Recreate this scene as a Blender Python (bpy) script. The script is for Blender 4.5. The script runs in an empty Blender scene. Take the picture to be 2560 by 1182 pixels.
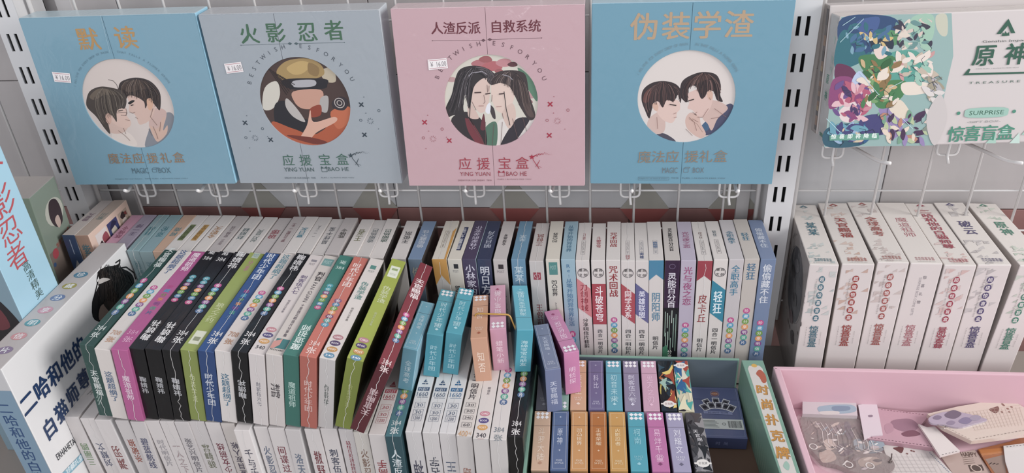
import bpy, bmesh, math, random
import mathutils
from mathutils import Vector, Matrix, Euler
random.seed(7)
SC = bpy.context.scene
COL = SC.collection
H0 = 1.5            # height of the eye above the floor; the tables below are measured from the eye

# ------------------------------------------------------------------ camera, light, exposure
cam_d = bpy.data.cameras.new('camera'); cam = bpy.data.objects.new('camera', cam_d); COL.objects.link(cam)
cam_d.sensor_width = 36.0; cam_d.lens = 1976/2560*36; cam_d.clip_start = .01; cam_d.clip_end = 50
RX, RY, RZ = Vector((.9942, .0069, -.1071)), Vector((.0953, -.5150, .8519)), Vector((-.0493, -.8572, -.5126))
R3 = Matrix((RX, RY, RZ))                                  # rows: world x, y, z in camera terms (right, down, forward)
right, down, fwd = R3 @ Vector((1,0,0)), R3 @ Vector((0,1,0)), R3 @ Vector((0,0,1))
right.normalize(); fwd = (fwd - right*fwd.dot(right)).normalized(); up = right.cross(fwd)
m = Matrix((right, up, -fwd)).transposed().to_4x4(); m.translation = (0, 0, H0)
cam.matrix_world = m
SC.camera = cam
W = bpy.data.worlds.new('world'); SC.world = W; W.use_nodes = True
bg = W.node_tree.nodes['Background']; bg.inputs[0].default_value = (.93, .94, 1.0, 1); bg.inputs[1].default_value = .46

def area(name, loc, target, size, power, color):
    d = bpy.data.lights.new(name, 'AREA'); d.shape = 'RECTANGLE'; d.size, d.size_y = size; d.energy = power; d.color = color
    o = bpy.data.objects.new(name, d); COL.objects.link(o); o.location = loc
    o.rotation_euler = (Vector(target)-Vector(loc)).to_track_quat('-Z', 'Y').to_euler()
    return o
area('shop_window_daylight', (2.9, .05, 2.45), (-.1, .8, 1.0), (1.4, 1.4), 66, (1.0, .99, .97))
area('shop_front_daylight', (-.5, -1.9, 2.15), (-.1, .8, 1.0), (2.4, 1.2), 22, (.97, .98, 1.0))  # added fill light without a seen source, brightens fronts and wall below boxes
SC.view_settings.view_transform = 'Standard'; SC.view_settings.look = 'None'
SC.view_settings.exposure = 0.62; SC.view_settings.gamma = 1.0; SC.view_settings.use_curve_mapping = False
SC.render.film_transparent = False

# ------------------------------------------------------------------ helpers
SATURATION = .74          # all colours greyed alike; the film's reflected haze is put into them
def hexc(h):
    h = h.lstrip('#'); c = [int(h[i:i+2], 16)/255 for i in (0, 2, 4)]
    g_ = c[0]*.3+c[1]*.59+c[2]*.11; c = [g_+(x-g_)*SATURATION for x in c]
    return tuple(x/12.92 if x <= .04045 else ((x+.055)/1.055)**2.4 for x in c)
MATS = {}
def mat(color, rough=.45, coat=0.0, wrap=0.0, metal=0.0, var=0.0, name=None, bump=0.0, bscale=60):
    """procedural material; wrap = crinkled shrink film over the print, var = slight mottling"""
    k = (color, rough, coat, wrap, metal, var, bump, bscale)
    if k in MATS: return MATS[k]
    M = bpy.data.materials.new(name or 'surface_'+color.strip('#')); M.use_nodes = True
    nt = M.node_tree; N = nt.nodes; L = nt.links; b = N['Principled BSDF']
    b.inputs['Roughness'].default_value = rough; b.inputs['Metallic'].default_value = metal; b.inputs['Specular IOR Level'].default_value = .18 if wrap else .45
    base = None
    if color == 'PRINT':
        a = N.new('ShaderNodeVertexColor'); a.layer_name = 'Col'; L.new(a.outputs['Color'], b.inputs['Base Color'])
    else:
        c = hexc(color)
        if var:
            tc = N.new('ShaderNodeTexCoord'); n = N.new('ShaderNodeTexNoise'); n.inputs['Scale'].default_value = 9; n.inputs['Detail'].default_value = 6
            L.new(tc.outputs['Object'], n.inputs['Vector'])
            r = N.new('ShaderNodeValToRGB'); L.new(n.outputs['Fac'], r.inputs['Fac'])
            r.color_ramp.elements[0].position = .3; r.color_ramp.elements[1].position = .75
            r.color_ramp.elements[0].color = (*[x*(1-var) for x in c], 1); r.color_ramp.elements[1].color = (*[min(1, x*(1+var*.6)) for x in c], 1)
            L.new(r.outputs['Color'], b.inputs['Base Color'])
        else: b.inputs['Base Color'].default_value = (*c, 1)
    if coat or wrap:
        b.inputs['Coat Weight'].default_value = coat or 1.0
        b.inputs['Coat Roughness'].default_value = .12
    if wrap:
        tc = N.new('ShaderNodeTexCoord'); mp = N.new('ShaderNodeMapping'); mp.inputs['Rotation'].default_value = (.5, .4, .7); mp.inputs['Scale'].default_value = (1, .32, .5)
        n = N.new('ShaderNodeTexNoise'); n.inputs['Scale'].default_value = 75; n.inputs['Detail'].default_value = 5; n.inputs['Distortion'].default_value = .8
        L.new(tc.outputs['Object'], mp.inputs['Vector']); L.new(mp.outputs['Vector'], n.inputs['Vector'])
        bp = N.new('ShaderNodeBump'); bp.inputs['Strength'].default_value = wrap; bp.inputs['Distance'].default_value = .004
        L.new(n.outputs['Fac'], bp.inputs['Height']); L.new(bp.outputs['Normal'], b.inputs['Coat Normal'])
    if bump:
        tc = N.new('ShaderNodeTexCoord'); n = N.new('ShaderNodeTexNoise'); n.inputs['Scale'].default_value = bscale; n.inputs['Detail'].default_value = 6
        L.new(tc.outputs['Object'], n.inputs['Vector'])
        bp = N.new('ShaderNodeBump'); bp.inputs['Strength'].default_value = bump; bp.inputs['Distance'].default_value = .002
        L.new(n.outputs['Fac'], bp.inputs['Height']); L.new(bp.outputs['Normal'], b.inputs['Normal'])
    MATS[k] = M
    return M
PRINT = lambda wrap=0.0: mat('PRINT', .45, 0.4 if not wrap else .6, wrap, name='printed_ink')

def link(o, parent=None):
    COL.objects.link(o)
    if parent: o.parent = parent
    return o
def tag(o, label=None, cat=None, group=None, kind=None):
    if label: o['label'] = label
    if cat: o['category'] = cat
    if group: o['group'] = group
    if kind: o['kind'] = kind
    return o
def from_bm(name, bm, mats, parent=None, smooth=False):
    me = bpy.data.meshes.new(name); bm.normal_update(); bm.to_mesh(me); bm.free()
    for m_ in (mats if isinstance(mats, (list, tuple)) else [mats]): me.materials.append(m_)
    if smooth:
        for p in me.polygons: p.use_smooth = True
    return link(bpy.data.objects.new(name, me), parent)
def box_bm(x0, x1, y0, y1, z0, z1, bev=0.0, seg=2, bm=None):
    own = bmesh.new()
    r = bmesh.ops.create_cube(own, size=1.0)
    for v in r['verts']: v.co = Vector(((x0+x1)/2+v.co.x*(x1-x0), (y0+y1)/2+v.co.y*(y1-y0), (z0+z1)/2+v.co.z*(z1-z0)))
    if bev: bmesh.ops.bevel(own, geom=own.edges[:], offset=bev, segments=seg, affect='EDGES', profile=.6)
    if bm is None: return own
    tmp = bpy.data.meshes.new('tmp'); own.to_mesh(tmp); own.free(); bm.from_mesh(tmp); bpy.data.meshes.remove(tmp)
    return bm
def tube_bm(pts, r, seg=8, bm=None, closed=False):
    bm = bm or bmesh.new(); pts = [Vector(p) for p in pts]; rings = []; n = len(pts)
    for i, p in enumerate(pts):
        a = pts[i-1] if (i > 0 or closed) else p; b = pts[(i+1) % n] if (i < n-1 or closed) else p
        d = (b-a).normalized(); ref = Vector((0, 0, 1)) if abs(d.z) < .9 else Vector((1, 0, 0))
        s = d.cross(ref).normalized(); t = s.cross(d).normalized()
        rings.append([bm.verts.new(p+(s*math.cos(q*2*math.pi/seg)+t*math.sin(q*2*math.pi/seg))*r) for q in range(seg)])
    for i in range(n if closed else n-1):
        A, B = rings[i], rings[(i+1) % n]
        if closed and i == n-1:
            k = min(range(seg), key=lambda s_: (A[0].co-B[s_].co).length); B = B[k:]+B[:k]
        else:
            k = min(range(seg), key=lambda s_: (A[0].co-B[s_].co).length); B = B[k:]+B[:k]; rings[(i+1) % n] = B
        for q in range(seg): bm.faces.new((A[q], A[(q+1) % seg], B[(q+1) % seg], B[q]))
    if not closed: bm.faces.new(rings[0][::-1]); bm.faces.new(rings[-1])
    bmesh.ops.recalc_face_normals(bm, faces=bm.faces[:])
    return bm
def arc_pts(pts, rad=.01, n=5):
    """round the corners of a polyline"""
    out = [Vector(pts[0])]
    for i in range(1, len(pts)-1):
        a, b, c = Vector(pts[i-1]), Vector(pts[i]), Vector(pts[i+1])
        r = min(rad, (a-b).length*.49, (c-b).length*.49); p = b+(a-b).normalized()*r; q = b+(c-b).normalized()*r
        for k in range(n+1):
            t = k/n; out.append(p*(1-t)**2+b*2*t*(1-t)+q*t*t)
    return out+[Vector(pts[-1])]

# ------------------------------------------------------------------ lettering as flat printed outlines
GL = {}
def glyphs(s):
    k = s
    if k in GL: return GL[k]
    c = bpy.data.curves.new('lettering', 'FONT'); c.body = s; c.resolution_u = 2
    o = bpy.data.objects.new('lettering', c); COL.objects.link(o)
    d = bpy.context.evaluated_depsgraph_get(); d.update()
    me = o.evaluated_get(d).to_mesh()
    vs = [(v.co.x, v.co.y) for v in me.vertices]; fs = [tuple(p.vertices) for p in me.polygons]
    bpy.data.objects.remove(o); bpy.data.curves.remove(c)
    if not vs: vs, fs = [(0, 0)], []
    xs = [v[0] for v in vs]; ys = [v[1] for v in vs]
    bb = (min(xs), max(xs), min(ys), max(ys))
    GL[k] = (vs, fs, bb)
    return GL[k]

class Print:
    """flat print on one face of a box: origin o, axes u, v, outward n, in the box's own coordinates"""
    def __init__(s, o, u, v, w, h):
        s.o, s.u, s.v = Vector(o), Vector(u), Vector(v); s.n = s.u.cross(s.v); s.w, s.h = w, h
        s.V, s.F, s.C, s.S = [], [], [], []; s.lay = 0; s.seg = None
    def add(s, vs, fs, color, micro=0):
        s.lay += micro == 0; z = s.lay+micro*.25
        b = len(s.V)
        for x, y in vs: s.V.append((x, y, z))
        c = (*hexc(color), 1)
        for f in fs: s.F.append([b+i for i in f]); s.C.append(c); s.S.append(s.seg)
    def poly(s, pts, color):
        tri = mathutils.geometry.tessellate_polygon([[Vector((x, y, 0)) for x, y in pts]])
        a = [Vector((p[0], p[1])) for p in pts]; F = []
        for t in tri:
            p, q, r = (a[i] for i in t)
            F.append(t if (q-p).cross(r-p) > 0 else t[::-1])
        s.add(pts, F, color)
    def smooth(s, pts, color, n=5):
        out = []; N_ = len(pts)
        for i in range(N_):
            p0, p1, p2, p3 = (Vector(pts[(i+k-1) % N_]) for k in range(4))
            for k in range(n):
                t = k/n; out.append(tuple(.5*((2*p1)+(p2-p0)*t+(2*p0-5*p1+4*p2-p3)*t*t+(3*p1-p0-3*p2+p3)*t**3)))
        s.poly(out, color)
    def rect(s, x0, y0, x1, y1, color): s.add([(x0, y0), (x1, y0), (x1, y1), (x0, y1)], [(0, 1, 2, 3)], color)
    def disc(s, x, y, r, color, ry=None, n=18):
        ry = ry or r; s.add([(x+r*math.cos(2*math.pi*i/n), y+ry*math.sin(2*math.pi*i/n)) for i in range(n)], [tuple(range(n))], color)
    def ring(s, x, y, r, w, color, n=24):
        vs = [(x+q*math.cos(2*math.pi*i/n), y+q*math.sin(2*math.pi*i/n)) for i in range(n) for q in (r-w, r)]
        s.add(vs, [(2*i, 2*i+1, (2*i+3) % (2*n), (2*i+2) % (2*n)) for i in range(n)], color)
    def line(s, pts, w, color):
        for (x0, y0), (x1, y1) in zip(pts, pts[1:]):
            d = Vector((x1-x0, y1-y0)); l = d.length or 1; q = Vector((-d.y, d.x))*(w/2/l)
            s.add([(x0-q.x, y0-q.y), (x1-q.x, y1-q.y), (x1+q.x, y1+q.y), (x0+q.x, y0+q.y)], [(0, 1, 2, 3)], color)
    def frame(s, x0, y0, x1, y1, w, color): s.line([(x0, y0), (x1, y0), (x1, y1), (x0, y1), (x0, y0)], w, color)
    def char(s, ch, x, y, sx, sy, color, rot=0, bold=1):
        """one character centred at x, y in an em cell sx by sy, turned by rot degrees"""
        if ch == ' ': return
        vs, fs, bb = glyphs(ch); a = math.radians(rot); ca, sa = math.cos(a), math.sin(a)
        if ord(ch) < 0x2e80: mx, my = (bb[0]+bb[1])/2, (bb[2]+bb[3])/2
        else: mx, my = .5, .37
        d_ = .016*bold                               # heavier strokes: the outline is printed three times, shifted a hair
        for q, (dx, dy) in enumerate(((-d_, -d_*.5), (d_, -d_*.5), (0, d_*.6)) if bold else ((0, 0),)):
            V = [(vx-mx+dx, vy-my+dy) for vx, vy in vs]
            s.add([(x+(vx*ca*sx-vy*sa*sx), y+(vx*sa*sy+vy*ca*sy)) for vx, vy in V] if rot in (90, -90) else
                  [(x+vx*sx*ca-vy*sy*sa, y+vx*sx*sa+vy*sy*ca) for vx, vy in V], fs, color, q)
    def text(s, t, x0, y0, x1, y1, color, rot=0, bold=1):
        """a line of latin text fitted into a rectangle (rot 0 along u, -90 reading towards -v, 90 towards +v)"""
        vs, fs, (a, b, c, d) = glyphs(t)
        if rot == 0: f = lambda px, py: (x0+(px-a)/(b-a)*(x1-x0), y0+(py-c)/(d-c)*(y1-y0))
        elif rot == -90: f = lambda px, py: (x0+(py-c)/(d-c)*(x1-x0), y1-(px-a)/(b-a)*(y1-y0))
        else: f = lambda px, py: (x1-(py-c)/(d-c)*(x1-x0), y0+(px-a)/(b-a)*(y1-y0))
        s.add([f(*v) for v in vs], fs, color)
    def row(s, t, p0, p1, size, color, bold=1, rot=0, sy=None):
        n = len(t)
        for i, ch in enumerate(t):
            k = i/(n-1) if n > 1 else .5
            s.char(ch, p0[0]+(p1[0]-p0[0])*k, p0[1]+(p1[1]-p0[1])*k, size, sy or size, color, rot, bold)
    def build(s, name, parent, wrap=0.0, label=None):
        out = None; segs = []; step = min(.000010, .0006/max(1, s.lay)); P3 = lambda p: tuple(s.o+s.u*p[0]+s.v*p[1]+s.n*(.00012+p[2]*step))
        for q in s.S:
            if q not in segs: segs.append(q)
        for q in segs:
            ids = [i for i, r_ in enumerate(s.S) if r_ == q]; used = {}; V = []; F = []
            for i in ids:
                f = []
                for v in s.F[i]:
                    if v not in used: used[v] = len(V); V.append(P3(s.V[v]))
                    f.append(used[v])
                F.append(f)
            nm = q or name; me = bpy.data.meshes.new(nm); me.from_pydata(V, [], F)
            ca = me.color_attributes.new('Col', 'FLOAT_COLOR', 'CORNER'); data = []
            for i in ids: data.extend(s.C[i]*len(s.F[i]))
            ca.data.foreach_set('color', data)
            me.materials.append(PRINT(wrap)); me.update()
            o = link(bpy.data.objects.new(nm, me), parent); out = out or o
            if label: o['label'] = label
        return out

def face(dims, which):
    T, Ln, Hh = dims
    return {'top': lambda: Print((-T/2, 0, 0), (1,0,0), (0,1,0), T, Ln), 'front': lambda: Print((-T/2, 0, -Hh), (1,0,0), (0,0,1), T, Hh),
            'right': lambda: Print((T/2, 0, -Hh), (0,1,0), (0,0,1), Ln, Hh), 'left': lambda: Print((-T/2, Ln, -Hh), (0,-1,0), (0,0,1), Ln, Hh)}[which]()

DOT = ['#c9488c', '#4a9cc4', '#6b9a3c', '#e58f4c', '#8a4a90', '#4aa58c', '#4c6c9a']
def draw(pr, els):
    w, h = pr.w, pr.h
    Y = lambda t: h*(1-t)
    for e in els:
        k = e[0]; pr.seg = {'s': 'title_lettering', 'd': 'dot_badge_print', 'o': 'oval_badge_print', 'l': 'number_lettering', 'h': 'number_lettering'}.get(k, 'ornament_print')
        if k == 's':                     # stacked characters: text, t0, t1, width, colour, turn
            _, t, t0, t1, ww, c, rot = (list(e)+[0])[:7] if len(e) < 7 else e
            if rot == 180: t = t[::-1]
            n = len(t); ch = (t1-t0)*h/n
            for i, q in enumerate(t): pr.char(q, w*.5, Y(t0)-ch*(i+.5), ww*w*1.08, ch*1.0, c, rot)
        elif k == 'd':                   # seven coloured dots with a character on each
            _, t, t0, t1, cols, inkc = (list(e)+[None, '#ffffff'])[:6]
            cols = cols or DOT; n = len(t); ch = (t1-t0)*h/n
            for i, q in enumerate(t):
                if cols != 'none': pr.disc(w*.5, Y(t0)-ch*(i+.5), w*.24, cols[i % 7], ry=min(ch*.52, w*.36), n=16)
                pr.char(q, w*.5, Y(t0)-ch*(i+.5), w*(.31 if cols != 'none' else .4), ch*(.66 if cols != 'none' else .8), inkc if cols != 'none' else DOT[i % 7], 0, 0 if cols != 'none' else 1)
        elif k == 'r': _, c, t0, t1, u0, u1 = e; pr.rect(w*u0, Y(t1), w*u1, Y(t0), c)
        elif k == 'p': _, c, pts = e; pr.poly([(w*a, Y(b)) for a, b in pts], c)
        elif k == 'l':                   # line of latin
            _, t, t0, t1, u0, u1, c, rot = (list(e)+[0])[:8]; pr.text(t, w*u0, Y(t1), w*u1, Y(t0), c, rot)
        elif k == 'o':                   # oval badge
            _, t, tc, c = e; pr.disc(w*.5, Y(tc), w*.33, c, ry=w*.24, n=20); pr.text(t, w*.27, Y(tc)-w*.08, w*.73, Y(tc)+w*.08, '#f4eeee')
        elif k == 'f': _, c, t0, t1, u0, u1, lw = e; pr.frame(w*u0, Y(t1), w*u1, Y(t0), lw, c)
        elif k == 'c': _, c, t, u, r = e; pr.ring(w*u, Y(t), r*w, r*w*.12, c)
        elif k == 'q': _, c, t, u, r = e; pr.disc(w*u, Y(t), r*w, c)
        elif k == 'h': _, q, t, u, sz, c, rot = (list(e)+[0])[:7]; pr.char(q, w*u, Y(t), sz*w, sz*w, c, rot)

def hull(name, dims, cols, bev=.0007, wrap=0.0, rough=.42):
    """a bevelled carton; cols: colour or dict top/front/left/right/rest"""
    T, Ln, Hh = dims
    bm = box_bm(-T/2, T/2, 0, Ln, -Hh, 0, bev)
    if isinstance(cols, str): cols = {'rest': cols}
    keys = ['rest']+[k for k in cols if k != 'rest']; ms = [mat(cols[k], rough, .6 if wrap else .3, wrap) for k in keys]
    bm.normal_update()
    for f in bm.faces:
        n = f.normal
        d = 'top' if n.z > .9 else 'front' if n.y < -.9 else 'right' if n.x > .9 else 'left' if n.x < -.9 else 'rest'
        f.material_index = keys.index(d) if d in keys else (keys.index('edge') if d == 'rest' and 'edge' in keys and 0 < max(n.z, -n.y) else 0)
    me = bpy.data.meshes.new(name); bm.to_mesh(me); bm.free()
    for m_ in ms: me.materials.append(m_)
    return bpy.data.objects.new(name, me)
def place(o, pose):
    o.location = (pose[0], pose[1], pose[2]+H0); o.rotation_euler = tuple(math.radians(a) for a in pose[3:6]); return o
def seam_mesh(o, dims, top=True, front=True, color='#dcd8d6'):
    """the crinkled welded seam of the shrink film, a thin raised ribbon"""
    T, Ln, Hh = dims; pts = []; r = random.Random(sum(map(ord, o.name)))
    if top:
        for i in range(25): pts.append((r.uniform(-.06, .06)*T*.6, Ln*(1-i/24), .0003))
    if front:
        for i in range(0 if not top else 1, 19): pts.append((r.uniform(-.09, .09)*T, -.0003, -Hh*i/18))
    bm = bmesh.new(); prev = None
    for i, p in enumerate(pts):
        a = Vector(p); wd = .00022
        q = [bm.verts.new(a+Vector((-wd, 0, 0))), bm.verts.new(a+Vector((wd, 0, 0)))]
        if prev: bm.faces.new((prev[0], prev[1], q[1], q[0]))
        prev = q
    return from_bm('wrap_seam', bm, mat(color, .35, .5), o)
def carton(name, key, cols, label, cat, group=None, top=(), front=(), right=None, left=None, wrap=.35, seam=None, fix=None, shrink=.0002, bev=.0007):
    pose = list(POSE[key])
    if fix:
        for i, v in fix.items(): pose[i] = v
    dims = (pose[6]-shrink, pose[7], pose[8])
    o = place(link(hull(name, dims, cols, bev=bev, wrap=wrap)), pose); tag(o, label, cat, group)
    for which, els, nm in (('top', top, 'top_print'), ('front', front, 'spine_print')):
        if els: p = face(dims, which); draw(p, els); p.build(nm, o, wrap)
    for which, fn in (('right', right), ('left', left)):
        if fn: p = face(dims, which); fn(p); p.build('cover_print', o, wrap)
    if seam: seam_mesh(o, dims, *seam)
    return o
ORD = 'first second third fourth fifth sixth seventh eighth ninth tenth eleventh twelfth thirteenth fourteenth fifteenth sixteenth seventeenth eighteenth nineteenth twentieth twenty-first twenty-second twenty-third twenty-fourth twenty-fifth twenty-sixth twenty-seventh twenty-eighth'.split()

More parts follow.
